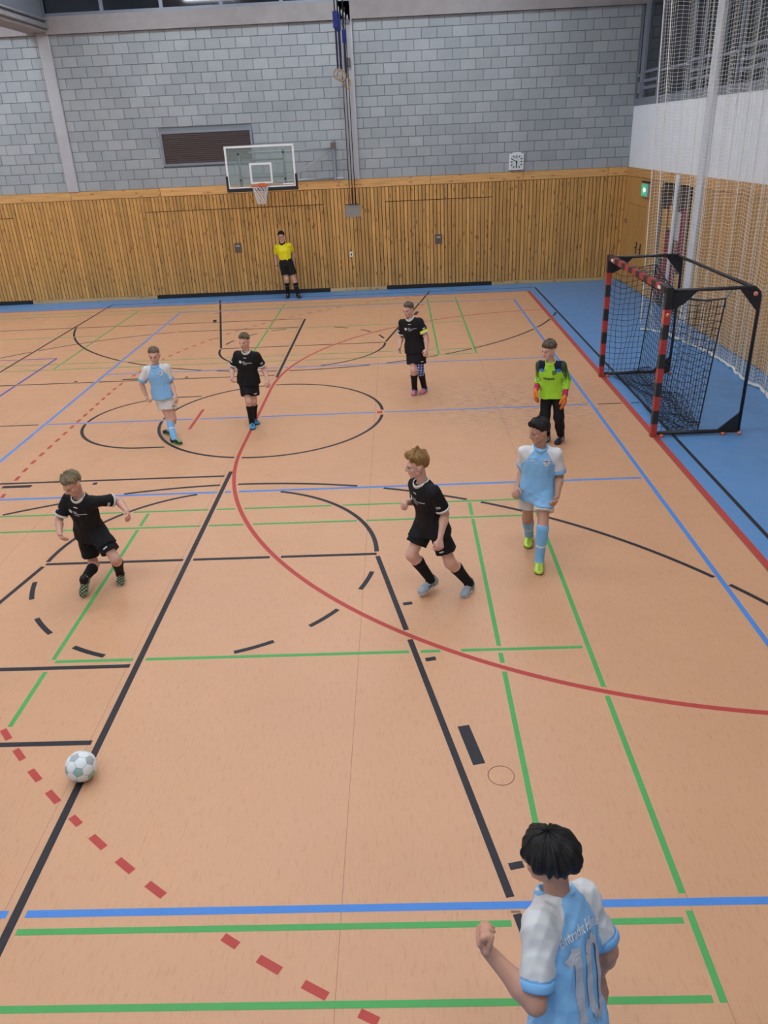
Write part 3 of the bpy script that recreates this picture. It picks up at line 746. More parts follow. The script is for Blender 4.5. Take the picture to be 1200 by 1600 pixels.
# slack folds gathered on the floor behind the goal
for q_, (x0, x1, h0, ph_) in enumerate(((.22, .66, .13, .3), (.30, .70, .19, 1.4))):
    yy_ = np.linspace(-1.48, 1.45, 36); fold = np.zeros((36, 8, 3))
    for j in range(8):
        f = j/7
        fold[:, j, 0] = x0+(x1-x0)*f+.05*np.sin(yy_*3.1+ph_+f*2); fold[:, j, 1] = yy_+.03*np.sin(yy_*7+f*5+ph_)
        fold[:, j, 2] = .012+h0*f*(.55+.45*np.sin(yy_*4.3+ph_*2))+.05*np.abs(np.sin(f*PI*2+yy_*2.2))
    a, b = net_grid(fold); A.append(a); B.append(b)
gn = cords('goal_net', np.concatenate(A), np.concatenate(B), .0042, M['cord_black'], G, 3); gn['kind'] = 'stuff'
rp = MB(); rp.tube([tuple(q) for q in back[:, 0]], .011, 6); rp.tube([tuple(q) for q in back[0]], .010, 6); rp.tube([tuple(q) for q in back[-1]], .010, 6)
rp.build('net_rope', M['cord_black'], G, True)
for yy, q in ((-1.54, back[0, 0]), (1.54, back[-1, 0])):
    MB().tube([(q[0]+.08, yy, 2.05), tuple(q), (q[0]+.01, q[1], q[2]-.12)], .007, 6).build('tie_cord', M['teal'], G, True)
tag(G, 'red and black striped handball goal with black net and rear frame', 'goal')
# ---- white safety net curtain along the right wall
K = empty('net_curtain', (2.2, 1.0, 0))
bot = np.array([(1.60, 4.86), (1.80, 4.78), (1.95, 4.58), (2.15, 3.8), (2.32, 2.64), (2.34, 1.75), (2.23, .80), (2.33, .40), (2.22, -.12), (2.3, -1.2), (2.25, -3), (2.3, -5.5), (2.25, -8)])
topc = np.array([(1.36, 5.02), (1.62, 4.95), (1.86, 4.72), (2.12, 4.0), (2.28, 2.7), (2.28, 1.75), (2.28, .8), (2.28, .4), (2.28, -.12), (2.28, -1.2), (2.28, -3), (2.28, -5.5), (2.28, -8)])
def resample(P, n):
    d = np.r_[0, np.cumsum(np.linalg.norm(np.diff(P, axis=0), axis=1))]; t = np.linspace(0, d[-1], n)
    return np.c_[np.interp(t, d, P[:, 0]), np.interp(t, d, P[:, 1])], t
NU, NV = 232, 138
pb_, tb_ = resample(bot, NU); pt_, _ = resample(topc, NU)
CZ = CEIL_Z-.05
vv = np.linspace(0, 1, NV)
Pn = np.zeros((NU, NV, 3))
fold = .055*np.sin(tb_*2*PI/.42+1.1*np.sin(tb_*3.1))+.03*np.sin(tb_*2*PI/.23+2*np.sin(tb_*1.7))
fold *= np.where(tb_ < 2.2, 1.1, .5)
for j, f in enumerate(vv):
    base_ = pb_*(1-f)+pt_*f; t = np.gradient(base_, axis=0); t /= np.linalg.norm(t, axis=1, keepdims=True); nn = np.c_[-t[:, 1], t[:, 0]]
    amp = .75+.5*f
    Pn[:, j, :2] = base_+nn*(fold*amp)[:, None]+t*(.035*np.sin(tb_*2*PI/.6+f*2))[:, None]
    Pn[:, j, 2] = .02+(CZ-.02)*f+.03*np.sin(tb_*2*PI/.9)*(1-f)+.012*np.sin(tb_*2*PI/.35+f*20)
Pn[:, 0, 2] = .02+.03*np.abs(np.sin(tb_*7))
off = np.array([2.2, 1.0, 0])
a, b = net_grid(Pn-off); kn = cords('net_mesh', a, b, .0030, M['cord_white'], K, 3); kn['kind'] = 'stuff'
# hem gathered on the floor and the sewn vertical edges
hem = MB(); hp_ = [(q[0]-2.2+.02*math.sin(i*1.9), q[1]-1.0+.02*math.cos(i*2.3), .030+.012*math.sin(i*1.3)) for i, q in enumerate(pb_[::2])]
hem.tube(hp_, [.026+.010*math.sin(i*2.7) for i in range(len(hp_))], 6); hem.build('hem', M['cord_hem'], K, True)
for k in (0, 3, 120, 137): MB().tube([tuple(x) for x in (Pn[k, ::3]-off)], .010 if k < 9 else .006, 5).build('edge_seam', M['cord_white'], K, True)
tag(K, 'white mesh safety net curtain hanging along the right wall behind the goal', 'net curtain')
# ---- ball: 32 stitched panels
ball = empty('football', (-5.955, -7.90, .0))
def ball_panels(R):
    ph = (1+5**.5)/2; vs = []
    for a, b, c in ((0, 1, 3*ph), (1, 2+ph, 2*ph), (ph, 2, 2*ph+1)):
        for s1 in (1, -1):
            for s2 in (1, -1):
                for s3 in (1, -1):
                    for q in ((a*s1, b*s2, c*s3), (c*s3, a*s1, b*s2), (b*s2, c*s3, a*s1)):
                        if q not in vs: vs.append(q)
    vs = np.array(list({tuple(np.round(q, 6)+0.) for q in vs})); vs /= np.linalg.norm(vs[0])
    bm = bmesh.new(); bv = [bm.verts.new(q) for q in vs]; bmesh.ops.convex_hull(bm, input=bm.verts); bmesh.ops.dissolve_limit(bm, angle_limit=.02, verts=bm.verts, edges=bm.edges)
    rot = Matrix.Rotation(.7, 3, 'X') @ Matrix.Rotation(.4, 3, 'Z')
    k = 0
    for f in bm.faces:
        pts = [Vector(v_.co) for v_ in f.verts]; cen = sum(pts, Vector())/len(pts)
        V, F = [], []; n = len(pts); rings = 4
        V.append(tuple(rot @ cen.normalized()*R))
        for r_ in range(1, rings+1):
            g_ = r_/rings*.975
            for i in range(n):
                p0, p1 = pts[i], pts[(i+1) % n]
                for h in (0, .5):
                    q = cen+((p0*(1-h)+p1*h)-cen)*g_; V.append(tuple(rot @ q.normalized()*(R*(1 if r_ < rings else .985))))
        m2 = 2*n
        for i in range(m2): F.append((0, 1+i, 1+(i+1) % m2))
        for r_ in range(rings-1):
            for i in range(m2): F.append((1+r_*m2+i, 1+(r_+1)*m2+i, 1+(r_+1)*m2+(i+1) % m2, 1+r_*m2+(i+1) % m2))
        me = pyd('ball_panel', [(q[0], q[1], q[2]+R+.004) for q in V], F, True)
        pent = n == 5; k += 1
        o = new_obj('ball_panel', me, M['ball_teal'] if pent and k % 2 else (M['ball_grey'] if pent else M['ball_white']), ball)
    bm.free()
M['ball_white'] = mat('ball_white', (.78, .85, .85), .4); M['ball_teal'] = mat('ball_teal', (.30, .52, .44), .4); M['ball_grey'] = mat('ball_grey', (.40, .45, .46), .4)
ball_panels(.108)
me = bpy.data.meshes.new('seam_core'); bm = bmesh.new(); bmesh.ops.create_icosphere(bm, subdivisions=3, radius=.1055, matrix=Matrix.Translation((0, 0, .112))); bm.to_mesh(me); bm.free(); new_obj('seam_core', me, M['plate'], ball)
tag(ball, 'white football with pale teal panels rolling on the black line', 'ball')
# ================================================================== PEOPLE
def V3(x): return np.array(x, np.float64)
def un(v_): v_ = V3(v_); return v_/max(1e-9, np.linalg.norm(v_))
class Cap:                          # tapered round limb piece
    def __init__(s, a, b, ra, rb=None):
        s.a, s.b, s.ra, s.rb = V3(a), V3(b), ra, ra if rb is None else rb
        r = max(s.ra, s.rb); s.lo, s.hi = np.minimum(s.a, s.b)-r, np.maximum(s.a, s.b)+r
    def __call__(s, P):
        ab = (s.b-s.a); L2 = max(1e-9, ab@ab)
        t = np.clip(((P-s.a.astype(P.dtype))@ab.astype(P.dtype))/P.dtype.type(L2), 0, 1)
        q = P-s.a.astype(P.dtype)-t[..., None]*ab.astype(P.dtype)
        return np.sqrt((q*q).sum(-1))-(s.ra+(s.rb-s.ra)*t).astype(P.dtype)
class Cone(Cap):                    # the same with flat ends (sleeves, trouser legs, sock tops)
    def __call__(s, P):
        ab = s.b-s.a; L = max(1e-9, np.linalg.norm(ab)); d = (ab/L).astype(P.dtype)
        h = (P-s.a.astype(P.dtype))@d; t = np.clip(h/L, 0, 1)
        q = P-s.a.astype(P.dtype)-h[..., None]*d
        q2 = (q*q).sum(-1)+np.minimum(h, 0)**2
        return np.maximum(np.sqrt(q2)-(s.ra+(s.rb-s.ra)*t).astype(P.dtype), h-P.dtype.type(L))
class Ell:
    def __init__(s, c, R, rad):
        s.c, s.R, s.rad = V3(c), V3(R), V3(rad); m = max(rad); s.lo, s.hi = s.c-m, s.c+m
    def __call__(s, P):
        q = (P-s.c.astype(P.dtype))@s.R.T.astype(P.dtype)
        k0 = np.sqrt(((q/s.rad.astype(P.dtype))**2).sum(-1)); k1 = np.sqrt(((q/(s.rad**2).astype(P.dtype))**2).sum(-1))
        return k0*(k0-1)/np.maximum(k1, 1e-6)
class Loft:                         # elliptical trunk sections (z, half width, half depth, forward shift) along an axis
    def __init__(s, o, right, fwd, up, prof):
        s.o, s.R, s.F, s.U = V3(o), V3(right), V3(fwd), V3(up); s.p = np.array(prof, float)
        r = s.p[:, 1:3].max()+.03; a, b = s.o+s.U*s.p[0, 0], s.o+s.U*s.p[-1, 0]
        s.lo, s.hi = np.minimum(a, b)-r, np.maximum(a, b)+r
    def __call__(s, P):
        q = P-s.o.astype(P.dtype); z = q@s.U.astype(P.dtype); x = q@s.R.astype(P.dtype); y = q@s.F.astype(P.dtype)
        p = s.p; a = np.interp(z, p[:, 0], p[:, 1]); b = np.interp(z, p[:, 0], p[:, 2]); sh = np.interp(z, p[:, 0], p[:, 3])
        k = np.sqrt((x/a)**2+((y-sh)/b)**2); d = (k-1)*np.minimum(a, b)
        return np.maximum(d, np.maximum(p[0, 0]-z, z-p[-1, 0])).astype(P.dtype)
def sdf_grid(groups, vox, post=None, pad=.02):
    """groups: list of (k, prims).  Smooth unions inside a group, then between groups."""
    pr = [q for _, g in groups for q in g]
    lo = np.min([q.lo for q in pr], 0)-pad; hi = np.max([q.hi for q in pr], 0)+pad
    shape = np.ceil((hi-lo)/vox).astype(int)+1
    ax = [(lo[i]+vox*np.arange(shape[i])).astype(np.float32) for i in range(3)]
    D = None
    for k, g in groups:
        S = np.zeros(shape, np.float32)
        for q in g:
            m = 9*k+2*vox
            i0 = np.maximum(0, np.floor((q.lo-m-lo)/vox).astype(int)); i1 = np.minimum(shape, np.ceil((q.hi+m-lo)/vox).astype(int)+1)
            sl = tuple(slice(a, b) for a, b in zip(i0, i1))
            G_ = np.stack(np.meshgrid(*[ax[i][sl[i]] for i in range(3)], indexing='ij'), -1)
            S[sl] += np.exp(-np.clip(q(G_)/k, -12, 12)).astype(np.float32)
        d = -k*np.log(np.maximum(S, math.exp(-9)))
        if D is None: D = d
        else:
            kk = .004; h = np.clip(.5+.5*(d-D)/kk, 0, 1); D = d*(1-h)+D*h-kk*h*(1-h)
    if post is not None:
        G_ = np.stack(np.meshgrid(*ax, indexing='ij'), -1); D = post(G_, D)
    return D, lo, shape
def surface(D, lo, vox):
    ins = D < 0; nx, ny, nz = D.shape
    cnt = np.zeros((nx-1, ny-1, nz-1), np.int8)
    for dx in (0, 1):
        for dy in (0, 1):
            for dz in (0, 1): cnt += ins[dx:nx-1+dx, dy:ny-1+dy, dz:nz-1+dz]
    act = np.argwhere((cnt > 0) & (cnt < 8)); ids = np.full(cnt.shape, -1, np.int32)
    ids[act[:, 0], act[:, 1], act[:, 2]] = np.arange(len(act))
    c8 = np.array([(a, b, c) for a in (0, 1) for b in (0, 1) for c in (0, 1)])
    val = np.stack([D[act[:, 0]+a, act[:, 1]+b, act[:, 2]+c] for a, b, c in c8], 1)
    acc = np.zeros((len(act), 3)); n = np.zeros(len(act))
    for i in range(8):
        for j in range(i+1, 8):
            if np.abs(c8[i]-c8[j]).sum() != 1: continue
            a, b = val[:, i], val[:, j]; m = (a < 0) != (b < 0); t = a[m]/(a[m]-b[m])
            acc[m] += c8[i]+t[:, None]*(c8[j]-c8[i]); n[m] += 1
    P = lo+(act+acc/n[:, None])*vox
    F = []
    for ax_ in range(3):
        o1, o2 = [(1, 2), (2, 0), (0, 1)][ax_]
        s0 = [slice(None)]*3; s1 = [slice(None)]*3; s0[ax_] = slice(0, -1); s1[ax_] = slice(1, None)
        for o in (o1, o2): s0[o] = slice(1, -1); s1[o] = slice(1, -1)
        A, B = ins[tuple(s0)], ins[tuple(s1)]
        e = np.argwhere(A != B); fl = A[e[:, 0], e[:, 1], e[:, 2]]
        e = e.copy(); e[:, o1] += 1; e[:, o2] += 1
        def cid(d1, d2):
            q = e.copy(); q[:, o1] += d1; q[:, o2] += d2; return ids[q[:, 0], q[:, 1], q[:, 2]]
        Q = np.stack([cid(-1, -1), cid(0, -1), cid(0, 0), cid(-1, 0)], 1)
        Q[~fl] = Q[~fl][:, ::-1]; F.append(Q)
    return P, np.concatenate(F)
def sdf_part(name, groups, vox, m, parent, off, colfn, post=None, relax=1):
    D, lo, _ = sdf_grid(groups, vox, post)
    P, F = surface(D, lo, vox)
    for _ in range(relax):          # one pass of neighbour averaging takes the grid steps off
        S = np.zeros_like(P); n = np.zeros(len(P))
        for a, b in ((0, 1), (1, 2), (2, 3), (3, 0)):
            np.add.at(S, F[:, a], P[F[:, b]]); np.add.at(n, F[:, a], 1); np.add.at(S, F[:, b], P[F[:, a]]); np.add.at(n, F[:, b], 1)
        P = P*.55+.45*S/np.maximum(n, 1)[:, None]
    C = np.broadcast_to(np.asarray(colfn(P), float), (len(P), 3))
    me = big_mesh(name, P-off, F, True, C)
    return new_obj(name, me, m, parent), P, F
def wrinkle(seed, amp, freq=46, stretch=(1, 1, .35)):
    r = np.random.RandomState(seed); ks = r.normal(size=(7, 3))*freq*np.array(stretch); ph = r.uniform(0, 6.28, 7)
    kw = r.normal(size=(3, 3))*10; pw = r.uniform(0, 6.28, 3)
    def f(P):
        wv = sum(np.sin(P@kw[i].astype(P.dtype)+pw[i]) for i in range(3)).astype(P.dtype)
        return -amp*.6+amp*sum(np.abs(np.sin(P@ks[i].astype(P.dtype)*.5+ph[i]+.9*wv))-.63 for i in range(7))/2.2
    return f
SKIN = {'fair': (.60, .335, .245), 'pale': (.64, .38, .29), 'tan': (.50, .275, .185), 'warm': (.56, .30, .205)}
def lerp(a, b, t): return V3(a)*(1-t)+V3(b)*t
def add_hand(W, tip, thumb, sgn, H, curl, spread, inflate=0):
    """palm with five separate fingers; returns prims.  sgn +1 right hand, -1 left hand."""
    hl = .105*H; u = un(tip-W); wv = un(thumb-u*(thumb@u)); n = sgn*np.cross(wv, u)
    s = hl/.16; pr = []; e = inflate
    for k, (o, L, kr) in enumerate(((.030, .070, .0085), (.010, .078, .0088), (-.011, .072, .0085), (-.031, .057, .0075))):
        kn = W+u*(.080-.004*abs(k-1.3))*s+wv*o*s
        pr.append(Cap(W+u*.012*s+wv*o*.55*s, kn, .0135*s+e, .0115*s+e))
        d0 = un(u+wv*(o*spread*7)); ang = 0; p = kn
        for j, fr in enumerate((.44, .32, .24)):
            ang += curl*(.9 if j == 0 else 1.0)*(1+.08*k); d = d0*math.cos(ang)+n*math.sin(ang)
            q = p+d*L*s*fr; pr.append(Cap(p, q, (kr-.0006*j)*s+e, (kr-.0006*(j+1))*s+e)); p = q
    b = W+u*.022*s+wv*.020*s; d = un(u*.62+wv*.62+n*.42)
    m1 = b+d*.036*s; d2 = un(u*.85+wv*(.35-.5*min(curl, .9))+n*(.25+.5*min(curl, .9))); m2 = m1+d2*.030*s; m3 = m2+un(d2+u*.1)*.024*s
    pr += [Cap(b, m1, .0135*s+e, .0110*s+e), Cap(m1, m2, .0105*s+e, .0095*s+e), Cap(m2, m3, .0095*s+e, .0080*s+e)]
    return pr
def tube_mesh(path, radii, seg=20):
    return MB().tube(path, radii, seg)
def interp_tab(tab, x): return np.interp(x, [t[0] for t in tab], [t[1] for t in tab])
HAIR = {   # hairline polar angle by azimuth from the front (deg), top/side/fringe thickness (m), roughness
    'short':  dict(line=[(0, 73), (30, 74), (55, 80), (72, 96), (88, 108), (100, 92), (118, 104), (135, 128), (180, 134)], top=.026, side=.011, fr=.024, rough=.55),
    'crew':   dict(line=[(0, 67), (30, 68), (55, 76), (72, 90), (88, 102), (100, 90), (118, 104), (135, 124), (180, 130)], top=.018, side=.008, fr=.018, rough=.5),
    'quiff':  dict(line=[(0, 60), (30, 62), (55, 76), (72, 94), (88, 108), (100, 90), (118, 104), (135, 126), (180, 132)], top=.040, side=.012, fr=.046, rough=.75),
    'fringe': dict(line=[(0, 76), (30, 78), (55, 86), (72, 92), (88, 92), (100, 90), (118, 98), (135, 112), (180, 118)], top=.030, side=.020, fr=.024, rough=.6),
    'bowl':   dict(line=[(0, 92), (30, 96), (55, 106), (72, 116), (88, 120), (100, 121), (118, 126), (135, 130), (180, 134)], top=.036, side=.040, fr=.030, rough=.4),
    'thick':  dict(line=[(0, 66), (30, 66), (55, 78), (72, 98), (88, 112), (100, 94), (118, 108), (135, 130), (180, 138)], top=.032, side=.014, fr=.036, rough=.5),
}
def build_person(sp):
    H = sp['H']; S = H/1.5; j = {k: V3(v_) for k, v_ in sp['j'].items()}
    kit = sp['kit']; vox = sp.get('vox', .0065)
    root = empty('person', tuple([float((j['ankR'][0]+j['ankL'][0])/2), float((j['ankR'][1]+j['ankL'][1])/2), 0]))
    tag(root, sp['label'], 'person', 'players on the court' if kit != 'ref' else None)
    off = V3(root.location)
    pel, neck = j['pel'], j['neck']; up = un(neck-pel); Lt = np.linalg.norm(neck-pel)
    right = j['shR']-j['shL']; right = un(right-up*(right@up)); fwd = np.cross(up, right)
    hipr = un(j['hipR']-j['hipL']); zup = V3((0, 0, 1)); hfwd = un(np.cross(zup, hipr))
    # ---- head frame
    hd = V3((*sp['head_dir'], 0)); hp_ = math.radians(sp['hp']); hf = un(hd*math.cos(hp_)+zup*math.sin(hp_))
    tilt = sp.get('tilt', 0.0); hr = un(np.cross(hf, zup)); hu = np.cross(hr, hf)
    hr, hu = hr*math.cos(tilt)+hu*math.sin(tilt), hu*math.cos(tilt)-hr*math.sin(tilt)
    s = sp.get('hs', 1.0)*(.94+.06*S) ; HC = j['head']
    def hl(x, y, z): return HC+(hr*x+hf*y+hu*z)*s
    HR = np.stack([hr, hf, hu])
    # ---- skin surface
    limb = []
    limb.append(Loft(pel, right, fwd, up, [(-.06*S, .115*S, .085*S, 0), (.0, .128*S, .092*S, 0), (.16*S, .112*S, .080*S, 0), (.30*S, .135*S, .088*S, 0), (Lt-.02, .075*S, .055*S, 0)]))
    limb.append(Cap(neck-up*.04*S, hl(0, -.022, -.055), .047*S, .046*S))
    for sd, sg in (('R', 1), ('L', -1)):
        sh, el, wr = j['sh'+sd], j['elb'+sd], j['wri'+sd]
        limb.append(Cap(neck-up*.060*S, sh-up*.018*S, .034*S, .032*S))
        limb += [Cap(sh-up*.012*S, lerp(sh, el, .45), .036*S, .038*S), Cap(lerp(sh, el, .45), el, .038*S, .034*S), Cap(el, lerp(el, wr, .3), .035*S, .0365*S), Cap(lerp(el, wr, .3), wr, .0365*S, .0245*S)]
        hp2, kn, an = j['hip'+sd], j['kne'+sd], j['ank'+sd]
        sk = un(an-kn); bk = -hfwd-sk*(-hfwd@sk); bk = un(bk)
        limb += [Cap(hp2, kn, .068*S, .050*S), Cap(kn, lerp(kn, an, .3)+bk*.012*S, .047*S, .050*S), Cap(lerp(kn, an, .3)+bk*.012*S, an, .050*S, .034*S), Cap(kn, an, .043*S, .032*S)]
    fine = [Ell(hl(0, -.012, .035), HR, V3((.074, .092, .078))*s), Ell(hl(0, .022, -.035), HR, V3((.059, .062, .074))*s),
            Ell(hl(0, .060, -.092), HR, V3((.024, .018, .018))*s), Cap(hl(0, .086, .010), hl(0, .103, -.026), .0075*s, .0115*s)]
    for q in (1, -1):
        fine += [Cap(hl(.050*q, -.004, -.052), hl(.012*q, .056, -.092), .020*s, .016*s), Ell(hl(.036*q, .056, -.026), HR, V3((.024, .022, .024))*s),
                 Cap(hl(.012*q, .079, .018), hl(.044*q, .066, .018), .011*s, .009*s), Ell(hl(.010*q, .092, -.030), HR, V3((.009, .010, .008))*s),
                 Ell(hl(.076*q, -.006, -.006), HR, V3((.011, .019, .030))*s), Ell(hl(.082*q, -.014, .004), HR, V3((.007, .012, .020))*s)]
    fine += [Cap(hl(-.017, .079, -.056), hl(.017, .079, -.056), .0065*s), Cap(hl(-.014, .078, -.066), hl(.014, .078, -.066), .0075*s), Cap(hl(0, -.022, -.055), hl(0, .0, -.02), .046*S, .05*s)]
    hands = []
    for sd, sg in (('R', 1), ('L', -1)):
        th = V3(sp.get('thumb'+sd, fwd)); hands += add_hand(j['wri'+sd], j['tip'+sd], th, sg, H, sp['curl'+sd], sp.get('spread', .25))
    feet = []
    fr_ = {}
    for sd in 'RL':
        A, T = j['ank'+sd], j['toe'+sd]; grounded = A[2] < .105
        sk = un(A-j['kne'+sd])
        if grounded: f = T-A; f[2] = 0; f = un(f); n = zup.copy(); O = A.copy(); O[2] = .004
        else:
            f = un(T-(A+sk*.05)); f[2] = max(-.55, min(f[2], -.15)); f = un(f); l_ = un(np.cross(f, zup)); n = np.cross(l_, f); O = A-n*.072*S
        l_ = np.cross(n, f); fr_[sd] = (O, f, l_, n)
        feet.append(Cap(A, O+f*.09*S+n*.03*S, .030*S, .022*S))
    base = V3(SKIN[sp['skin']]); hairc = V3(sp['hair_col'])
    def sockets(P, D):
        for q in (1, -1):
            c = hl(.031*q, .0905, -.002).astype(np.float32); d = np.sqrt(((P-c)**2).sum(-1))-.0135*s
            kk = .006; D = np.where(d < .03, -np.minimum(-D, d)+0*D, D)
        return D
    hstyle = HAIR[sp['hair']]
    def skincol(P):
        C = np.tile(base, (len(P), 1)); L = (P-HC)@HR.T/s
        x, y, z = L.T; near = (np.abs(L).max(1) < .16)
        blush = np.exp(-(((np.abs(x)-.04)/.022)**2+((z+.028)/.025)**2))*(y > .02)*near
        C = C*(1-.14*blush[:, None]*V3((0, .6, .45)))
        lip = np.exp(-((x/.019)**4+((z+.061)/.0085)**2))*(y > .06)*near
        C = C*(1-lip[:, None])+lip[:, None]*base*V3((.80, .52, .52))
        gap = np.exp(-((x/.018)**4+((z+.0605)/.0025)**2))*(y > .06)*near; C = C*(1-.6*gap[:, None])
        bx = np.abs(x)
        brow = np.exp(-(((bx-.031)/.017)**4+((z-.021+.12*(bx-.03))/.0050)**2))*(y > .04)*near*.8
        C = C*(1-brow[:, None])+brow[:, None]*hairc*.7
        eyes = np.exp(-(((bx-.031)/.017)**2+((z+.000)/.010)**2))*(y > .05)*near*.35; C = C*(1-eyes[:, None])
        nos = np.exp(-(((bx-.007)/.004)**2+((z+.036)/.004)**2))*(y > .08)*near*.6; C = C*(1-nos[:, None])
        # scalp under the hair
        dz = np.stack([x, y+.012, z-.035], 1); az = np.degrees(np.abs(np.arctan2(dz[:, 0], dz[:, 1]))); po = np.degrees(np.arccos(np.clip(dz[:, 2]/np.maximum(1e-6, np.linalg.norm(dz, axis=1)), -1, 1)))
        sc_ = near & (po < interp_tab(hstyle['line'], az)+2) & (np.abs(x) < .08)
        C[sc_] = hairc*.8
        # warmer knuckles, elbows and knees
        for k_, r_ in (('kneR', .05), ('kneL', .05), ('elbR', .04), ('elbL', .04), ('tipR', .06), ('tipL', .06)):
            g = np.exp(-((P-j[k_])**2).sum(1)/(r_*r_))[:, None]; C = C*(1-g*V3((.04, .14, .14)))
        return C
    body, BP, BF = sdf_part('body', [(.010*S, limb+feet), (.0045, fine+hands)], vox, M['skin'], root, off, skincol, sockets)
    # ---- eyes
    for q in (1, -1):
        c = hl(.031*q, .0745, -.001); bm = bmesh.new(); bmesh.ops.create_uvsphere(bm, u_segments=14, v_segments=10, radius=.0125*s)
        me = bpy.data.meshes.new('eye'); bm.to_mesh(me); bm.free()
        co = np.array([v_.co for v_ in me.vertices]); d = co/np.linalg.norm(co, axis=1, keepdims=True)
        look = d@hf; C = np.where((look > .74)[:, None], V3(sp.get('eye', (.035, .03, .03))), V3((.30, .27, .26)))
        C = np.where((d@hu > .42)[:, None], base*.55, C)
        a_ = me.attributes.new('Col', 'FLOAT_COLOR', 'POINT'); a_.data.foreach_set('color', np.c_[C, np.ones(len(C))].astype(np.float32).ravel())
        me.polygons.foreach_set('use_smooth', [True]*len(me.polygons)); o = new_obj('eye', me, M['eye'], root); o.location = tuple(c-off)
    # ---- hair shell
    nph, nth = 220, 26; r = np.random.RandomState(sp['seed'])
    ph = np.linspace(-180, 180, nph, endpoint=False); rnd = r.normal(size=nph); rnd = (rnd+np.roll(rnd, 1)+np.roll(rnd, -1))/3; rnd2 = r.normal(size=nph); 
    for _ in range(3): rnd2 = (rnd2+np.roll(rnd2, 1)+np.roll(rnd2, -1)+np.roll(rnd2, 2)+np.roll(rnd2, -2))/5*1.35
    tm = interp_tab(hstyle['line'], np.abs(ph))+rnd*6.0*(.6+hstyle['rough'])+rnd2*5*hstyle['rough']; 
    if sp.get('sweep'): tm = tm+sp['sweep']*np.sin(np.radians(ph))*np.exp(-(ph/60)**2)
    radii = V3((.074, .092, .078))*s; Vh, Ch = [], []
    swirl = r.normal(size=(6, 3)); 
    for i in range(nth+2):
        for k in range(nph):
            f_ = min(1, i/nth); th_ = math.radians(max(1, tm[k])*f_); p_ = math.radians(ph[k])
            d = V3((math.sin(th_)*math.sin(p_), math.sin(th_)*math.cos(p_), math.cos(th_)))
            Re = 1/math.sqrt(((d/radii)**2).sum())
            front = math.exp(-(ph[k]/55)**2); up_ = max(0, math.cos(th_))
            t = hstyle['side']*(1-up_)+hstyle['top']*up_; t = t*(1-front*math.sin(th_))+hstyle['fr']*front*math.sin(th_)
            t *= s*(1-.92*max(0, (f_-.62)/.38)**2)
            nse = .55*rnd2[k]+.55*rnd[k]*math.sin(th_)+.45*sum(math.sin(d@swirl[q]*9+q*1.7) for q in range(6))/2.4
            t *= max(.25, 1+hstyle['rough']*.55*nse)
            if i == nth+1: t = -.008*s
            q = d*(Re+t); Vh.append(HC+(hr*q[0]+hf*q[1]+hu*(q[2]))+(hf*-.012+hu*.035)*s)
            shade = 1+.22*rnd[k]+.10*nse; Ch.append(np.clip(hairc*shade*(1-.25*max(0, f_-.6)), .004, 1))
    Vh = np.array(Vh); Fh = []
    for i in range(nth+1):
        k = np.arange(nph); k2 = (k+1) % nph; Fh.append(np.stack([i*nph+k, (i+1)*nph+k, (i+1)*nph+k2, i*nph+k2], 1))
    new_obj('hair', big_mesh('hair', Vh-off, np.concatenate(Fh), True, np.array(Ch)), M['hair'], root)
    # ---- shirt
    long_sl = kit == 'keeper'; cv = sp.get('cvox', .0075)
    fit = sp.get('fit', 1.0)
    hem = sp.get('hem', -.085)*S
    prof = [(hem, (.180 if kit != 'ref' else .115)*S*fit, (.140 if kit != 'ref' else .085)*S*fit, 0), (.0, (.166 if kit != 'ref' else .120)*S*fit, (.130 if kit != 'ref' else .088)*S*fit, 0), (.13*S, (.146 if kit != 'ref' else .138)*S*fit, (.112 if kit != 'ref' else .105)*S*fit, 0), (.28*S, .158*S*fit, .112*S*fit, 0), (Lt-.10*S, .145*S, .100*S, 0), (Lt-.045*S, .105*S, .080*S, 0), (Lt-.004*S, .066*S, .064*S, .004)]
    sh_t = Loft(pel, right, fwd, up, prof); shp = [sh_t]; slv = {}
    for sd in 'RL':
        sh, el, wr = j['sh'+sd], j['elb'+sd], j['wri'+sd]; d = un(el-sh); La = np.linalg.norm(el-sh)
        shp.append(Cap(neck-up*.048*S, sh-up*.012*S, .046*S, .047*S))
        if long_sl:
            e2 = el+un(el-sh)*.004; slv[sd] = [Cap(sh, el, .052*S, .050*S), Cone(el, lerp(el, wr, .66), .052*S, .044*S)]
        else:
            fr = sp.get('sleeve', .78); sw = sp.get('sw', 1.0); slv[sd] = [Cone(sh-up*.006*S, sh+d*La*fr, .050*S*sw, .062*S*sw)]
        shp += slv[sd]
        if kit != 'ref': shp.append(Cone(j['hip'+sd], lerp(j['hip'+sd], j['kne'+sd], .55), .092*S, .106*S))
    wr_ = wrinkle(sp['seed'], .0056*sp.get('wr', 1.0))
    nk = Cap(neck-up*.012*S+fwd*.010*S, neck+up*.16*S+fwd*.03*S, .054*S, .060*S)
    legc = [q for q in shp if isinstance(q, Cone) and not any(q is c for sd in 'RL' for c in slv[sd])]
    def shirt_in(P):
        d = sh_t(P)
        for q in legc: d = np.minimum(d, q(P))
        return np.maximum(d, np.float32(hem)-(P-pel.astype(np.float32))@up.astype(np.float32))
    def shirt_post(P, D):
        D = D+wr_(P)
        return np.maximum(np.maximum(D, -nk(P)), np.float32(hem)-(P-pel.astype(np.float32))@up.astype(np.float32))
    def upperarm(P, sd):
        sh, el = j['sh'+sd], j['elb'+sd]; d = un(el-sh); L = np.linalg.norm(el-sh); h = (P-sh)@d
        q = P-sh-h[:, None]*d; return h/L, np.linalg.norm(q, axis=1)
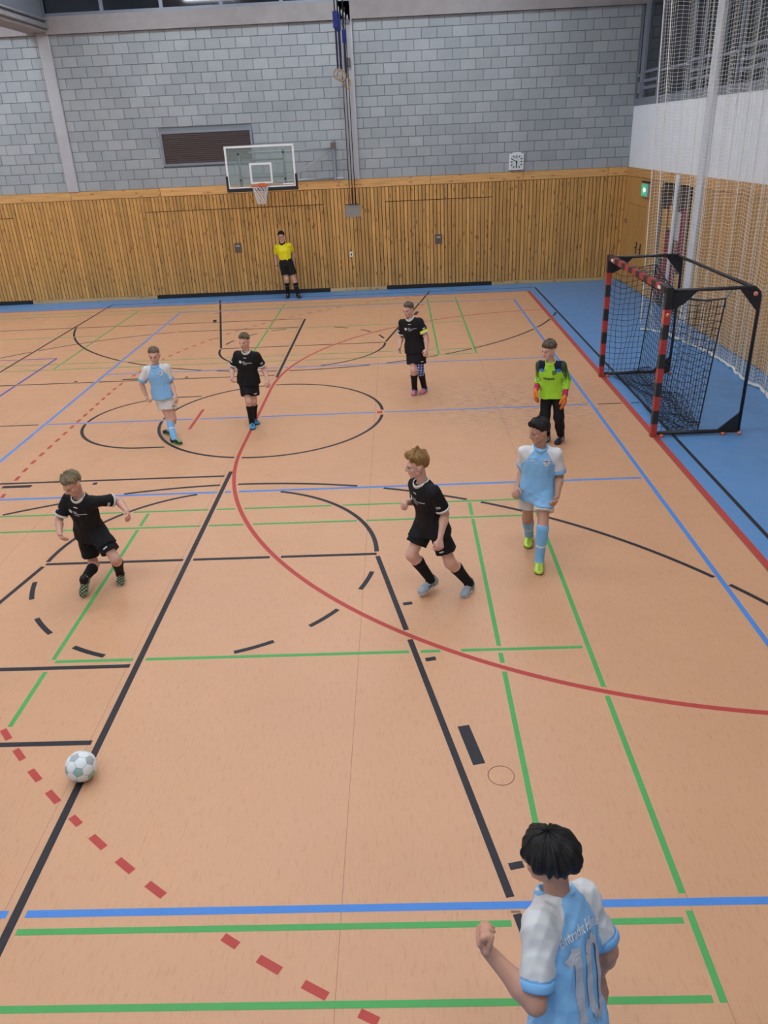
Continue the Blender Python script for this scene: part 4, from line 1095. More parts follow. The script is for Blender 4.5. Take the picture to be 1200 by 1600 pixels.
    def shirtcol(P):
        q = P-pel; x, y, z = q@right, q@fwd, q@up; ax_ = np.abs(x); n = len(P)
        if kit == 'black': return np.tile(V3((.0105, .010, .0115)), (n, 1))
        if kit == 'ref': return np.tile(V3((.80, .72, .02)), (n, 1))
        dT = sh_t(P.astype(np.float64)); dS = np.minimum(*[np.min([c(P) for c in slv[sd]], 0) for sd in 'RL'])
        sleeve = dS < dT
        if kit == 'blue':
            C = np.tile(V3((.245, .505, .80)), (n, 1)); wh = V3((.70, .71, .70))
            rag = (z > Lt-.20*S) & (ax_ > .060*S+(Lt-z)*.62-.012*S)
            C[sleeve | rag] = wh
            for sd in 'RL':
                t, rr = upperarm(P, sd); m = sleeve & (t > sp.get('sleeve', .78)-.13) & (rr < .085*S) & (((P-j['elb'+sd])**2).sum(1) < (.14*S)**2); C[m] = V3((.21, .46, .76))
            return C
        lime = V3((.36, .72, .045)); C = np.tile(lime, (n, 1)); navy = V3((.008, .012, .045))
        rag = (z > Lt-.13*S) & (ax_ > .050*S+(Lt-z)*.30)
        for sd in 'RL':
            t, rr = upperarm(P, sd); m = sleeve & (((P-j['sh'+sd])**2).sum(1) < (.30*S)**2) & (np.sign(x) == (1 if sd == 'R' else -1))
            nz = .5+.5*np.sin(P[:, 0]*160+3*np.sin(P[:, 2]*90))*np.sin(P[:, 2]*190+2*np.sin(P[:, 1]*120))
            mixk = np.clip(1.15-t*1.05, 0, 1)*(t < 1.0)
            dark = m & (nz < mixk*1.1); C[dark] = V3((.045, .075, .035)); 
        C[rag & ~(sleeve & (ax_ > .155*S))] = navy
        edge = rag & (z < Lt-.085*S) & ~sleeve; C[edge] = V3((.03, .22, .60))
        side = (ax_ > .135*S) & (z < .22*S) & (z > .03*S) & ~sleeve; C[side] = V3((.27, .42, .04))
        return C
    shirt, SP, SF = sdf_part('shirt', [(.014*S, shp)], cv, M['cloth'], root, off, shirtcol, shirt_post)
    # collar and cuffs
    colr = {'black': (.66, .64, .58), 'blue': (.245, .505, .80), 'keeper': (.42, .78, .06), 'ref': (.012, .012, .014)}[kit]
    def coltorus(name, c, ax_, ay_, rx, ry, tr, flat, colc):
        m_ = MB(); n0, seg, sub = 0, 36, 10; az_ = np.cross(ax_, ay_); vs = []
        for i in range(seg):
            an = 2*PI*i/seg; d = ax_*math.cos(an)*rx+ay_*math.sin(an)*ry; dn = un(d)
            dip = -.020*S*max(0, math.sin(an))**2 if name == 'collar' else 0
            for k in range(sub):
                b = 2*PI*k/sub; vs.append(c+d+dn*tr*math.cos(b)+az_*(flat*math.sin(b)+dip))
        fs = [(i*sub+k, i*sub+(k+1) % sub, ((i+1) % seg)*sub+(k+1) % sub, ((i+1) % seg)*sub+k) for i in range(seg) for k in range(sub)]
        me = big_mesh(name, np.array(vs)-off, np.array(fs), True, np.tile(V3(colc), (len(vs), 1)))
        bm = bmesh.new(); bm.from_mesh(me); bmesh.ops.recalc_face_normals(bm, faces=bm.faces); bm.to_mesh(me); bm.free()
        return new_obj(name, me, M['cloth'], shirt)
    if kit == 'ref':
        coltorus('collar', neck+up*.004*S+fwd*.010*S, right, fwd, .064*S, .068*S, .010*S, .024*S, colr)
    else: coltorus('collar', neck-up*.004*S+fwd*.012*S, right, fwd, .065*S, .071*S, .0085*S, .0165*S, colr)
    for sd in 'RL':
        if kit in ('black', 'blue'):
            sh, el = j['sh'+sd], j['elb'+sd]; d = un(el-sh); La = np.linalg.norm(el-sh); fr = sp.get('sleeve', .78)
            a_ = un(np.cross(d, fwd)); b_ = np.cross(d, a_); wd = .012*S if kit == 'black' else .017*S
            coltorus('cuff', sh+d*(La*fr-wd*.6), a_, b_, .0660*S*sp.get('sw', 1.0), .0660*S*sp.get('sw', 1.0), .0060*S, wd, colr if kit == 'black' else (.21, .46, .76))
    if sp.get('armband'):
        sh, el = j['shL'], j['elbL']; d = un(el-sh); La = np.linalg.norm(el-sh); a_ = un(np.cross(d, fwd)); b_ = np.cross(d, a_)
        ab = coltorus('captain_armband', sh+d*La*.70, a_, b_, .0650*S, .0650*S, .006*S, .026*S, (.75, .80, .02))
    # ---- prints, laid onto the cloth
    bvh = BVHTree.FromPolygons([tuple(v_) for v_ in SP], [tuple(int(i) for i in f_) for f_ in SF])
    def decal(name, V2, F_, o, ex, ey, nrm, m, parent=shirt, subdiv=0):
        out_ = []
        for a_, b_ in V2:
            p0 = o+ex*a_+ey*b_+nrm*.25; hit = bvh.ray_cast(Vector(p0), Vector(-nrm), .6)
            if hit[0] is None: out_.append(o+ex*a_+ey*b_)
            else: out_.append(V3(hit[0])+nrm*.0060)
        me = pyd(name, np.array(out_)-off, F_); new_obj(name, me, m, parent)
    def quadstrip(x0, y0, x1, y1, wd, n=6):
        a_, b_ = V3((x0, y0)), V3((x1, y1)); t = (b_-a_)/max(1e-9, np.linalg.norm(b_-a_)); nn = V3((-t[1], t[0]))*wd/2
        V2 = []; 
        for i in range(n+1): p_ = a_+(b_-a_)*i/n; V2 += [p_+nn, p_-nn]
        return V2, [(2*i, 2*i+1, 2*i+3, 2*i+2) for i in range(n)]
    def multi(strips):
        V2, F_ = [], []
        for st in strips:
            v2, f2 = quadstrip(*st); n0 = len(V2); V2 += v2; F_ += [tuple(i+n0 for i in f3) for f3 in f2]
        return V2, F_
    def disc(cx, cy, r_, n=14): return [(cx, cy)]+[(cx+r_*math.cos(2*PI*i/n), cy+r_*math.sin(2*PI*i/n)) for i in range(n)], [(0, 1+i, 1+(i+1) % n) for i in range(n)]
    ex = -right                      # reading direction on the chest
    chest = pel+up*(Lt-.15*S)
    if kit == 'black':
        # round emblem with two lines of small lettering, maker's mark under the collar
        v2, f2 = disc(-.075*S, 0, .021*S); decal('chest_emblem', v2, f2, chest, ex, up, fwd, M['print_white'])
        v2, f2 = multi([(-.092*S, .020*S, -.075*S, .004*S, .007), (-.058*S, .020*S, -.070*S, .004*S, .007)]); decal('chest_emblem', v2, f2, chest, ex, up, fwd*1.0, M['print_white'])
        v2, f2 = multi([(-.040*S, .012*S, .005*S, .012*S, .008), (-.040*S, -.006*S, .105*S, -.006*S, .009), (-.030*S, -.028*S, .030*S, -.028*S, .008)]); decal('chest_lettering', v2, f2, chest, ex, up, fwd, M['print_grey'])
        v2, f2 = multi([(-.022*S, .070*S, .022*S, .070*S, .010)]); decal('maker_mark', v2, f2, chest, ex, up, fwd, M['print_white'])
        for sd, sg in (('R', 1), ('L', -1)):
            sh, el = j['sh'+sd], j['elb'+sd]; o = lerp(sh, el, .52); d = un(el-sh); nr = un(right*sg*.6+fwd*.8); nr = un(nr-d*(nr@d)); e2 = np.cross(d, nr)
            v2, f2 = multi([(-.022*S, .006, .022*S, .006, .007), (-.022*S, -.008, .022*S, -.008, .007)]); decal('sleeve_mark', v2, f2, o, e2, d, nr, M['print_white'])
    if kit == 'blue' and sp.get('back') is None:
        # shield badge on his left chest, maker's mark on the right
        o = pel+up*(Lt-.125*S)-right*.068*S
        sh2 = [(-.024, .026), (.024, .026), (.024, -.004), (.0, -.032), (-.024, -.004)]
        decal('shield_badge', [(0, 0)]+[(a_*S*1.15, b_*S*1.15) for a_, b_ in sh2], [(0, 1+i, 1+(i+1) % 5) for i in range(5)], o, ex, up, fwd, M['print_white'])
        v2, f2 = quadstrip(-.020*S, .014*S, .020*S, .014*S, .014); decal('badge_band', v2, f2, o+fwd*.002, ex, up, fwd*1.0, M['print_blue'])
        v2, f2 = quadstrip(-.013*S, -.006*S, .013*S, -.006*S, .015); decal('badge_band', v2, f2, o+fwd*.002, ex, up, fwd, M['print_orange'])
        v2, f2 = multi([(-.022*S, 0, .022*S, .006, .010)]); decal('maker_mark', v2, f2, pel+up*(Lt-.115*S)+right*.062*S, ex, up, fwd, M['print_white'])
    if kit == 'keeper':
        strips = []; x = -.085
        for wl in (.022, .012, .020, .016, .022, .018, .020):
            strips += [(x*S, .016*S, x*S, -.014*S, .007), (x*S, .014*S, (x+wl*.7)*S, .014*S, .007), ((x+wl*.7)*S, .012*S, (x+wl*.6)*S, -.014*S, .006), (x*S, -.002*S, (x+wl*.6)*S, -.002*S, .006)]; x += wl+.004
        v2, f2 = multi(strips); decal('chest_lettering', v2, f2, pel+up*(Lt-.215*S), ex, up, fwd, M['print_dark'])
        v2, f2 = multi([(-.02, .022, .02, .022, .012), (-.02, .0, .02, .0, .012), (-.018, -.022, .018, -.022, .012), (-.02, .026, -.02, -.026, .008), (.02, .026, .02, -.026, .008)]); decal('club_badge', v2, f2, pel+up*(Lt-.125*S)-right*.065*S, ex, up, fwd, M['print_dark'])
        v2, f2 = multi([(-.025, -.006, .0, .01, .007), (.0, .01, .02, -.006, .007)]); decal('maker_mark', v2, f2, pel+up*(Lt-.10*S)+right*.065*S, ex, up, fwd, M['print_dark'])
    if sp.get('back'):
        bk = -fwd; exb = right
        # number 10 in angular figures
        o = pel+up*(Lt-.275*S)
        strips = [(-.056*S, .125*S, -.050*S, -.130*S, .034*S, 16), (-.094*S, .078*S, -.052*S, .110*S, .030*S, 6)]
        zero = [(-.002, .090), (.022, .128), (.050, .128), (.070, .092), (.072, -.090), (.050, -.128), (.024, -.128), (.002, -.090)]
        for k in range(8):
            a_, b_ = zero[k], zero[(k+1) % 8]; strips.append((a_[0]*S, a_[1]*S, b_[0]*S, b_[1]*S, .030*S, 10))
        v2, f2 = multi(strips); decal('back_number', v2, f2, o-exb*.012, exb, up, bk, M['print_grey'])
        cu = bpy.data.curves.new('t', 'FONT'); cu.body = sp['back']; cu.size = .054*S; cu.resolution_u = 3; cu.offset = .0008
        to = bpy.data.objects.new('t', cu); COL.objects.link(to); dg = bpy.context.evaluated_depsgraph_get()
        tm_ = bpy.data.meshes.new_from_object(to.evaluated_get(dg)); bpy.data.objects.remove(to)
        xs_ = [v_.co.x for v_ in tm_.vertices]; wT = max(xs_); sc2 = .25*S/wT
        V2 = []
        for v_ in tm_.vertices:
            xx = (v_.co.x-wT/2)*sc2; th_ = xx/(.30*S); rr = .30*S+v_.co.y*1.0
            V2.append((rr*math.sin(th_), rr*math.cos(th_)-.30*S))
        F_ = [tuple(p_.vertices) for p_ in tm_.polygons]; decal('back_lettering', V2, F_, pel+up*(Lt-.115*S), exb, up, bk, M['print_white'])
    # ---- shorts or trousers
    scol = {'black': (.0095, .0090, .0105), 'blue': (.66, .65, .62), 'keeper': (.009, .009, .010), 'ref': (.010, .010, .011)}[kit]
    shs = [Loft(pel, right, fwd, up, [(-.07*S, .135*S, .112*S, 0), (.0, .140*S, .108*S, 0), (.09*S, .132*S, .098*S, 0)])]
    for sd in 'RL':
        hp2, kn, an = j['hip'+sd], j['kne'+sd], j['ank'+sd]
        if kit == 'keeper':
            shs += [Cap(hp2, kn, .084*S, .066*S), Cap(kn, lerp(kn, an, .5), .066*S, .058*S), Cone(lerp(kn, an, .5), lerp(kn, an, .93), .058*S, .050*S)]
        else: shs.append(Cone(hp2-zup*.01*S, lerp(hp2, kn, sp.get('short', .66)), .084*S, .098*S))
    w2 = wrinkle(sp['seed']+50, .0040)
    shorts, _, _ = sdf_part('trousers' if kit == 'keeper' else 'shorts', [(.014*S, shs)], cv, M['cloth'], root, off, lambda P: np.tile(V3(scol), (len(P), 1)), lambda P, D: np.maximum(D+w2(P), -(shirt_in(P)+(.014 if kit != 'ref' else .05))))
    def side_mark(sd, mm):
        bv2 = BVHTree.FromPolygons([tuple(V3(v_.co)+off) for v_ in shorts.data.vertices], [tuple(p_.vertices) for p_ in shorts.data.polygons])
        hp2, kn = j['hip'+sd], j['kne'+sd]; d = un(kn-hp2); o = lerp(hp2, kn, sp.get('short', .66)-.10); nr = V3(CAM_POS)-o; nr = un(nr-d*(nr@d)); nr = un(hfwd*.8+hipr*(1 if sd == 'R' else -1)*.6); nr = un(nr-d*(nr@d)); e2 = np.cross(d, nr)
        v2, f2 = multi([(-.022, 0, .022, .006, .012)]); pts = []
        for a_, b_ in v2:
            p0 = o+e2*a_+d*b_+nr*.3; hit = bv2.ray_cast(Vector(p0), Vector(-nr), .6); pts.append(V3(hit[0])+nr*.003 if hit[0] else p0-nr*.2)
        new_obj('maker_mark', pyd('maker_mark', np.array(pts)-off, f2), mm, shorts)
    if kit == 'black': side_mark('L', M['print_white'])
    if kit == 'blue': side_mark('L', M['clockink'])
    # ---- socks, knee sleeve
    if kit != 'keeper':
        for sd in 'RL':
            top = sp.get('sock'+sd, sp.get('sock', .22))
            kn, an = j['kne'+sd], j['ank'+sd]; sk = un(an-kn); bk = -hfwd-sk*(-hfwd@sk); bk = un(bk); Ls = np.linalg.norm(an-kn)
            c1 = lerp(kn, an, .3)+bk*.012*S; e = .0045
            Of, ff, lf, nf_ = fr_[sd]
            pr = [Cap(lerp(kn, j['hip'+sd], .2), kn, .054*S+e, .050*S+e)]*(top < 0)+[Cap(kn, c1, .047*S+e, .050*S+e), Cap(c1, an, .050*S+e, .034*S+e), Cap(kn, an, .043*S+e, .032*S+e), Cap(an, Of+ff*.05*S+nf_*.04*S, .033*S+e, .026*S+e)]
            cut0 = (kn+sk*Ls*top).astype(np.float32); skf = sk.astype(np.float32)
            def spost(P, D, cut0=cut0, skf=skf): return np.maximum(D, -((P-cut0)@skf))
            def scolr(P, kn=kn, sk=sk, Ls=Ls):
                t = ((P-kn)@sk)/Ls; C = np.tile(V3((.0095, .009, .010)), (len(P), 1))
                if kit == 'blue':
                    C[:] = V3((.21, .48, .80)); C[(t > .50) & (t < .555)] = V3((.66, .67, .66))
                if kit == 'ref': C[(t > .42) & (t < .48)] = V3((.06, .06, .06))
                return C
            sdf_part('sock', [(.008*S, pr)], .006, M['cloth'], root, off, scolr, spost)
    if sp.get('knee_sleeve'):
        kn, an, hp2 = j['kneL'], j['ankL'], j['hipL']
        pr = [Cap(lerp(kn, hp2, .28), kn, .063*S, .060*S), Cone(kn, lerp(kn, an, .24), .060*S, .060*S)]
        def kcol(P):
            q = np.sin(P[:, 0]*70+P[:, 2]*60)*np.sin(P[:, 2]*75-P[:, 0]*55); C = np.tile(V3((.045, .085, .33)), (len(P), 1)); C[q > .45] = V3((.62, .64, .70)); return C
        sdf_part('knee_sleeve', [(.006, pr)], .006, M['cloth'], root, off, kcol)
    # ---- gloves
    if kit == 'keeper':
        for sd, sg in (('R', 1), ('L', -1)):
            W, T = j['wri'+sd], j['tip'+sd]; u = un(T-W); th = V3(sp.get('thumb'+sd, fwd))
            gp = add_hand(W, T, th, sg, H*1.28, sp['curl'+sd], sp.get('spread', .25)*1.9, .0055)
            el = j['elb'+sd]
            def gcol(P, W=W, u=u):
                t = (P-W)@u; C = np.tile(V3((.72, .20, .035)), (len(P), 1)); C[t > .125*S] = V3((.55, .15, .04)); return C
            gl, _, _ = sdf_part('glove', [(.005, gp)], .0055, M['cloth'], root, off, gcol)
            sdf_part('glove_cuff', [(.005, [Cone(lerp(el, W, .56), W+u*.015, .038*S, .036*S)])], .006, M['cloth'], gl, off, lambda P: np.tile(V3((.50, .022, .115)), (len(P), 1)))
    # ---- wristband
    if sp.get('wristband'):
        W, E_ = j['wriR'], j['elbR']; d = un(W-E_); a_ = un(np.cross(d, fwd)); b_ = np.cross(d, a_); coltorus('wristband', W-d*.01, a_, b_, .0275*S, .0275*S, .004, .010, (.16, .02, .03)).parent = root
    # ---- shoes
    sh_up, sh_acc, sh_sole = [V3(c) for c in sp['shoe']]
    for sd, sg in (('R', 1), ('L', -1)):
        O, f, l_, n = fr_[sd]; R3 = np.stack([f, l_, n])
        def q(x, y, z): return O+(f*x+l_*y+n*z)*S
        inn = l_*0
        pr = [Ell(q(-.036, 0, .036), R3, V3((.042, .034, .042))*S), Cap(q(-.02, 0, .046), q(.085, 0, .034), .037*S, .034*S), Ell(q(.118, .002*sg, .024), R3, V3((.060, .043, .029))*S), Cap(q(-.008, 0, .05), q(-.012, 0, .088), .039*S, .037*S)]
        On, nf = O.astype(np.float32), n.astype(np.float32)
        def sp_post(P, D, On=On, nf=nf): return np.maximum(D, .010*S-((P-On)@nf))
        def ucol(P, O=O, f=f, l_=l_, n=n):
            L = (P-O); x, y, z = L@f/S, L@l_/S, L@n/S; C = np.tile(sh_up, (len(P), 1))
            st = sp.get('shoe_style', 'stripe')
            if st == 'stripe':
                for c in (.015, .042, .069): C[(np.abs(x-c+z*.35-.012) < .0075) & (np.abs(y) > .020) & (z < .055)] = sh_acc
            elif st == 'split': C[(x > .085) | ((np.abs(y) > .028) & (x > .03))] = sh_acc
            elif st == 'mottle':
                k = np.sin(P[:, 0]*150+P[:, 1]*40)*np.sin(P[:, 1]*140+P[:, 2]*120); C[k > .2] = sh_acc
            elif st == 'laces': C[(np.abs(y) < .014) & (z > .045) & (x > .0)] = sh_acc
            C[(z > .098)] = sh_up*.5
            return C
        shoe, _, _ = sdf_part('shoe', [(.012*S, pr)], .005, M['shoe'], root, off, ucol, sp_post)
        sl = [Cap(q(-.040, 0, .010), q(.06, 0, .010), .037*S, .041*S), Cap(q(.06, 0, .010), q(.128, .002*sg, .010), .041*S, .045*S)]
        def so_post(P, D, On=On, nf=nf):
            h = (P-On)@nf; return np.maximum(D, np.abs(h-.011*S)-.011*S)
        sdf_part('sole', [(.004, sl)], .005, M['shoe'], shoe, off, lambda P: np.tile(sh_sole, (len(P), 1)), so_post)
        lm = MB()
        for k in range(4):
            xx = .035+.020*k; zz = .080-.0125*k
            lm.tube([tuple(q(xx, -.022, zz-.012)-off), tuple(q(xx+.005, 0, zz+.002)-off), tuple(q(xx, .022, zz-.012)-off)], .0028*S, 5)
        me = pyd('laces', lm.v, lm.f, True); a_ = me.attributes.new('Col', 'FLOAT_COLOR', 'POINT'); a_.data.foreach_set('color', np.tile(np.r_[sp.get('lace', sh_acc), 1.], (len(lm.v), 1)).astype(np.float32).ravel())
        new_obj('laces', me, M['shoe'], shoe)
    return root
POSES = {
 'A': {"H": 1.42, "face": [-0.287, -0.958], "head_dir": [-0.447, -0.894], "hp": -25, "j": {"ankR": [-6.848, -5.37, 0.16], "ankL": [-6.586, -5.102, 0.071], "pel": [-6.783, -5.116, 0.596], "neck": [-6.752, -5.256, 1.036], "shR": [-6.889, -5.202, 0.992], "shL": [-6.611, -5.275, 0.98], "hipR": [-6.854, -5.095, 0.596], "elbR": [-7.002, -5.261, 0.779], "wriR": [-6.934, -5.453, 0.717], "tipR": [-6.845, -5.56, 0.687], "kneR": [-6.847, -5.077, 0.169], "toeR": [-6.853, -5.489, 0.11], "hipL": [-6.712, -5.137, 0.596], "elbL": [-6.441, -5.11, 0.905], "wriL": [-6.311, -5.269, 0.851], "tipL": [-6.243, -5.388, 0.814], "kneL": [-6.516, -5.296, 0.338], "toeL": [-6.546, -5.222, 0.02], "head": [-6.767, -5.306, 1.181]}},
 'B': {"H": 1.46, "face": [0.1, -0.995], "head_dir": [0.05, -0.999], "hp": -10, "j": {"ankR": [-7.06, -1.082, 0.073], "ankL": [-7.215, -0.699, 0.073], "pel": [-7.178, -0.841, 0.73], "neck": [-7.215, -0.871, 1.161], "shR": [-7.357, -0.88, 1.093], "shL": [-7.069, -0.851, 1.106], "hipR": [-7.254, -0.848, 0.73], "elbR": [-7.475, -0.859, 0.867], "wriR": [-7.414, -0.9, 0.661], "tipR": [-7.358, -1.024, 0.608], "kneR": [-7.141, -0.894, 0.335], "toeR": [-6.909, -1.201, 0.02], "hipL": [-7.103, -0.833, 0.73], "elbL": [-7.048, -0.807, 0.855], "wriL": [-6.974, -0.936, 0.694], "tipL": [-6.922, -1.05, 0.619], "kneL": [-7.079, -0.909, 0.328], "toeL": [-7.274, -0.663, 0.02], "head": [-7.199, -0.891, 1.299]}},
 'C': {"H": 1.48, "face": [-0.148, -0.989], "head_dir": [-0.33, -0.944], "hp": -10, "j": {"ankR": [-5.976, -0.481, 0.074], "ankL": [-5.977, -0.266, 0.074], "pel": [-5.968, -0.374, 0.77], "neck": [-5.937, -0.424, 1.197], "shR": [-6.086, -0.395, 1.146], "shL": [-5.792, -0.437, 1.131], "hipR": [-6.044, -0.362, 0.77], "elbR": [-6.204, -0.374, 0.917], "wriR": [-6.17, -0.565, 0.809], "tipR": [-6.131, -0.7, 0.761], "kneR": [-5.976, -0.512, 0.419], "toeR": [-5.914, -0.75, 0.02], "hipL": [-5.892, -0.385, 0.77], "elbL": [-5.723, -0.345, 0.899], "wriL": [-5.651, -0.488, 0.746], "tipL": [-5.621, -0.612, 0.671], "kneL": [-5.925, -0.416, 0.397], "toeL": [-5.885, -0.428, 0.02], "head": [-5.948, -0.444, 1.348]}},
 'D': {"H": 1.56, "face": [-0.33, -0.944], "head_dir": [-0.659, -0.753], "hp": -10, "j": {"ankR": [-3.383, 0.954, 0.078], "ankL": [-3.212, 1.021, 0.078], "pel": [-3.35, 0.988, 0.819], "neck": [-3.423, 0.958, 1.304], "shR": [-3.559, 1.012, 1.22], "shL": [-3.269, 0.913, 1.252], "hipR": [-3.426, 1.014, 0.819], "elbR": [-3.579, 1.098, 0.961], "wriR": [-3.619, 0.916, 0.819], "tipR": [-3.639, 0.781, 0.745], "kneR": [-3.392, 0.861, 0.433], "toeR": [-3.433, 0.668, 0.02], "hipL": [-3.273, 0.961, 0.819], "elbL": [-3.17, 0.852, 1.006], "wriL": [-3.17, 0.722, 0.811], "tipL": [-3.183, 0.577, 0.753], "kneL": [-3.281, 0.894, 0.426], "toeL": [-3.328, 0.719, 0.02], "head": [-3.451, 0.938, 1.44]}},
 'E': {"H": 1.5, "face": [-0.41, -0.912], "head_dir": [-0.8, -0.6], "hp": -10, "j": {"ankR": [-1.558, -1.576, 0.075], "ankL": [-1.359, -1.596, 0.075], "pel": [-1.51, -1.586, 0.758], "neck": [-1.572, -1.666, 1.197], "shR": [-1.698, -1.59, 1.13], "shL": [-1.426, -1.715, 1.146], "hipR": [-1.581, -1.554, 0.758], "elbR": [-1.68, -1.468, 0.899], "wriR": [-1.753, -1.664, 0.816], "tipR": [-1.772, -1.708, 0.674], "kneR": [-1.614, -1.666, 0.423], "toeR": [-1.623, -1.66, 0.02], "hipL": [-1.439, -1.618, 0.758], "elbL": [-1.339, -1.637, 0.91], "wriL": [-1.375, -1.781, 0.742], "tipL": [-1.39, -1.827, 0.6], "kneL": [-1.429, -1.714, 0.407], "toeL": [-1.49, -1.806, 0.02], "head": [-1.613, -1.696, 1.356]}},
 'F': {"H": 1.56, "face": [-0.196, -0.981], "head_dir": [-0.944, -0.33], "hp": -10, "j": {"ankR": [-2.275, -4.568, 0.078], "ankL": [-2.26, -5.122, 0.078], "pel": [-2.272, -4.845, 0.78], "neck": [-2.251, -4.865, 1.222], "shR": [-2.405, -4.828, 1.163], "shL": [-2.101, -4.892, 1.152], "hipR": [-2.352, -4.829, 0.78], "elbR": [-2.387, -4.71, 0.917], "wriR": [-2.479, -4.879, 0.784], "tipR": [-2.533, -5.021, 0.752], "kneR": [-2.338, -4.78, 0.389], "toeR": [-2.337, -4.823, 0.02], "hipL": [-2.193, -4.861, 0.78], "elbL": [-2.052, -4.865, 0.885], "wriL": [-2.101, -5.049, 0.749], "tipL": [-2.152, -5.186, 0.694], "kneL": [-2.24, -5.107, 0.435], "toeL": [-2.297, -5.346, 0.02], "head": [-2.278, -4.885, 1.382]}},
 'G': {"H": 1.54, "face": [-0.84, -0.543], "head_dir": [-0.989, -0.148], "hp": -4, "j": {"ankR": [-3.379, -5.526, 0.13], "ankL": [-3.008, -5.523, 0.077], "pel": [-3.359, -5.524, 0.755], "neck": [-3.445, -5.584, 1.211], "shR": [-3.511, -5.453, 1.134], "shL": [-3.344, -5.703, 1.15], "hipR": [-3.402, -5.457, 0.755], "elbR": [-3.486, -5.334, 0.893], "wriR": [-3.593, -5.526, 0.964], "tipR": [-3.671, -5.658, 0.978], "kneR": [-3.562, -5.586, 0.444], "toeR": [-3.525, -5.673, 0.08], "hipL": [-3.315, -5.592, 0.755], "elbL": [-3.244, -5.656, 0.905], "wriL": [-3.295, -5.761, 0.705], "tipL": [-3.313, -5.835, 0.572], "kneL": [-3.2, -5.646, 0.38], "toeL": [-3.114, -5.761, 0.02], "head": [-3.487, -5.604, 1.368]}},
 'H': {"H": 1.62, "face": [-0.682, 0.732], "head_dir": [-0.906, 0.423], "hp": -8, "j": {"ankR": [-2.979, -10.298, 0.081], "ankL": [-3.096, -10.352, 0.081], "pel": [-3.033, -10.154, 0.84], "neck": [-3.048, -9.898, 1.31], "shR": [-2.921, -9.833, 1.208], "shL": [-3.149, -10.04, 1.325], "hipR": [-2.971, -10.096, 0.84], "elbR": [-2.823, -9.91, 0.954], "wriR": [-2.83, -9.851, 0.718], "tipR": [-2.821, -9.893, 0.562], "kneR": [-2.981, -10.188, 0.454], "toeR": [-3.015, -10.155, 0.02], "hipL": [-3.094, -10.211, 0.84], "elbL": [-3.179, -10.214, 1.104], "wriL": [-3.345, -10.084, 1.224], "tipL": [-3.403, -10.076, 1.375], "kneL": [-3.095, -10.243, 0.449], "toeL": [-3.123, -10.213, 0.02], "head": [-3.093, -9.89, 1.48]}},
 'I': {"H": 1.8, "face": [-0.05, -0.999], "head_dir": [-0.05, -0.999], "hp": -4, "j": {"ankR": [-6.776, 10.586, 0.09], "ankL": [-6.469, 10.517, 0.09], "pel": [-6.733, 10.552, 0.954], "neck": [-6.788, 10.552, 1.483], "shR": [-6.963, 10.561, 1.398], "shL": [-6.602, 10.543, 1.43], "hipR": [-6.827, 10.556, 0.954], "elbR": [-7.026, 10.706, 1.126], "wriR": [-7.025, 10.668, 0.859], "tipR": [-7.003, 10.576, 0.705], "kneR": [-6.76, 10.498, 0.523], "toeR": [-6.769, 10.293, 0.02], "hipL": [-6.64, 10.547, 0.954], "elbL": [-6.54, 10.734, 1.186], "wriL": [-6.537, 10.697, 0.919], "tipL": [-6.546, 10.67, 0.741], "kneL": [-6.545, 10.49, 0.515], "toeL": [-6.364, 10.243, 0.02], "head": [-6.796, 10.532, 1.664]}},
}
BLK = (.012, .012, .013)
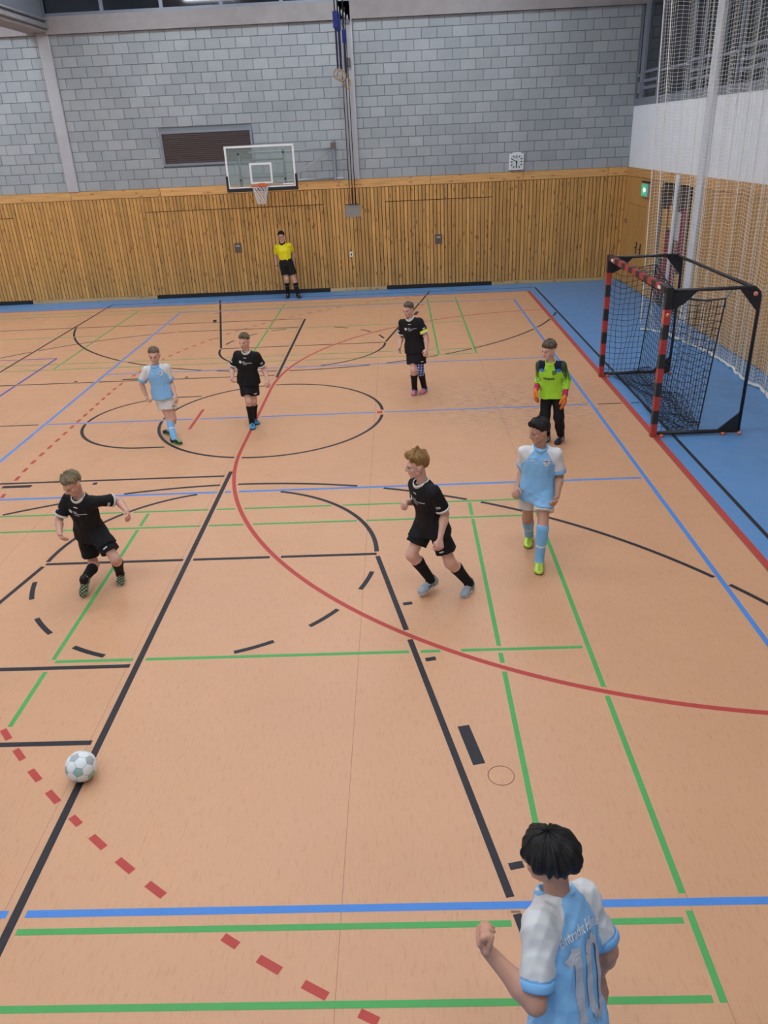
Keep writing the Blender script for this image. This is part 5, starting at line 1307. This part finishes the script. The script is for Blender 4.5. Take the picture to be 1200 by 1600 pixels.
PEOPLE = dict(
 A=dict(kit='black', label='boy in black kit leaning forward with arms spread, chasing the ball', skin='fair', hair='short', hair_col=(.32, .25, .145), curlR=.35, curlL=.45, seed=3, shoe=((.02, .022, .02), (.25, .33, .14), (.30, .34, .30)), shoe_style='mottle', vox=.0055, short=.72, sock=.20, thumbR=(.3, -1, .3), thumbL=(.2, -.6, .7)),
 B=dict(kit='blue', label='boy in light blue shirt standing on the left edge of the black circle', skin='pale', hair='crew', hair_col=(.21, .148, .088), curlR=.35, curlL=.35, seed=8, shoe=(BLK, (.12, .42, .10), (.10, .35, .08)), shoe_style='laces', lace=(.6, .65, .6), sock=.14, short=.62),
 C=dict(kit='black', label='boy in black kit with bright blue shoes walking on the curved red line', skin='pale', hair='crew', hair_col=(.165, .118, .075), curlR=.4, curlL=.45, seed=13, shoe=((.03, .30, .55), (.02, .10, .16), (.03, .03, .03)), shoe_style='laces', sock=.16, short=.72),
 D=dict(kit='black', label='boy in black kit with yellow captain armband and patterned blue knee sleeve', skin='pale', hair='crew', hair_col=(.14, .11, .08), curlR=.3, curlL=.4, seed=21, shoe=((.04, .14, .50), (.55, .16, .20), (.25, .25, .45)), shoe_style='split', armband=True, knee_sleeve=True, sock=.20, short=.72),
 E=dict(kit='keeper', label='goalkeeper in lime green jersey and black trousers with orange gloves', skin='pale', hair='fringe', hair_col=(.155, .115, .075), curlR=.3, curlL=.22, seed=34, shoe=((.012, .016, .035), (.55, .56, .58), (.03, .03, .04)), shoe_style='stripe', spread=.5, hem=-.06),
 F=dict(kit='blue', label='dark-haired boy in light blue shirt with neon yellow shoes before the goalkeeper', skin='tan', hair='thick', hair_col=(.018, .015, .014), curlR=.5, curlL=.55, seed=44, shoe=((.55, .78, .10), (.30, .50, .05), (.16, .14, .06)), shoe_style='laces', lace=(.25, .42, .05), vox=.0055, sockR=.10, sockL=-.12, short=.60, hem=-.12),
 G=dict(kit='black', label='curly ginger-haired boy in black kit running left in grey shoes', skin='pale', hair='quiff', hair_col=(.40, .215, .075), curlR=.95, curlL=.75, seed=55, shoe=((.30, .35, .39), (.015, .015, .018), (.62, .61, .57)), shoe_style='stripe', vox=.0055, short=.68, sock=.24, lace=(.35, .4, .45), thumbR=(0, 0, 1)),
 H=dict(kit='blue', label='dark-haired boy seen from behind in light blue shirt number 10', skin='warm', hair='bowl', hair_col=(.012, .010, .009), curlR=.22, curlL=.72, seed=66, thumbL=(-.2, -.9, .4), shoe=((.05, .05, .06), (.4, .4, .4), (.5, .5, .5)), shoe_style='laces', vox=.0055, cvox=.006, back='Eintracht Falkensee', sleeve=.80, wr=1.25, short=.62, hem=-.17, sw=.9, hs=.95),
 I=dict(kit='ref', label='referee in yellow shirt and black shorts standing against the wood wall', skin='pale', hair='thick', hair_col=(.012, .011, .011), curlR=.35, curlL=.35, seed=77, shoe=(BLK, (.03, .03, .03), BLK), shoe_style='laces', vox=.0085, cvox=.009, short=.72, sock=.22, hem=-.035, sleeve=.66, wristband=True),
)
for k_, sp_ in PEOPLE.items():
    sp_.update(POSES[k_]); build_person(sp_)
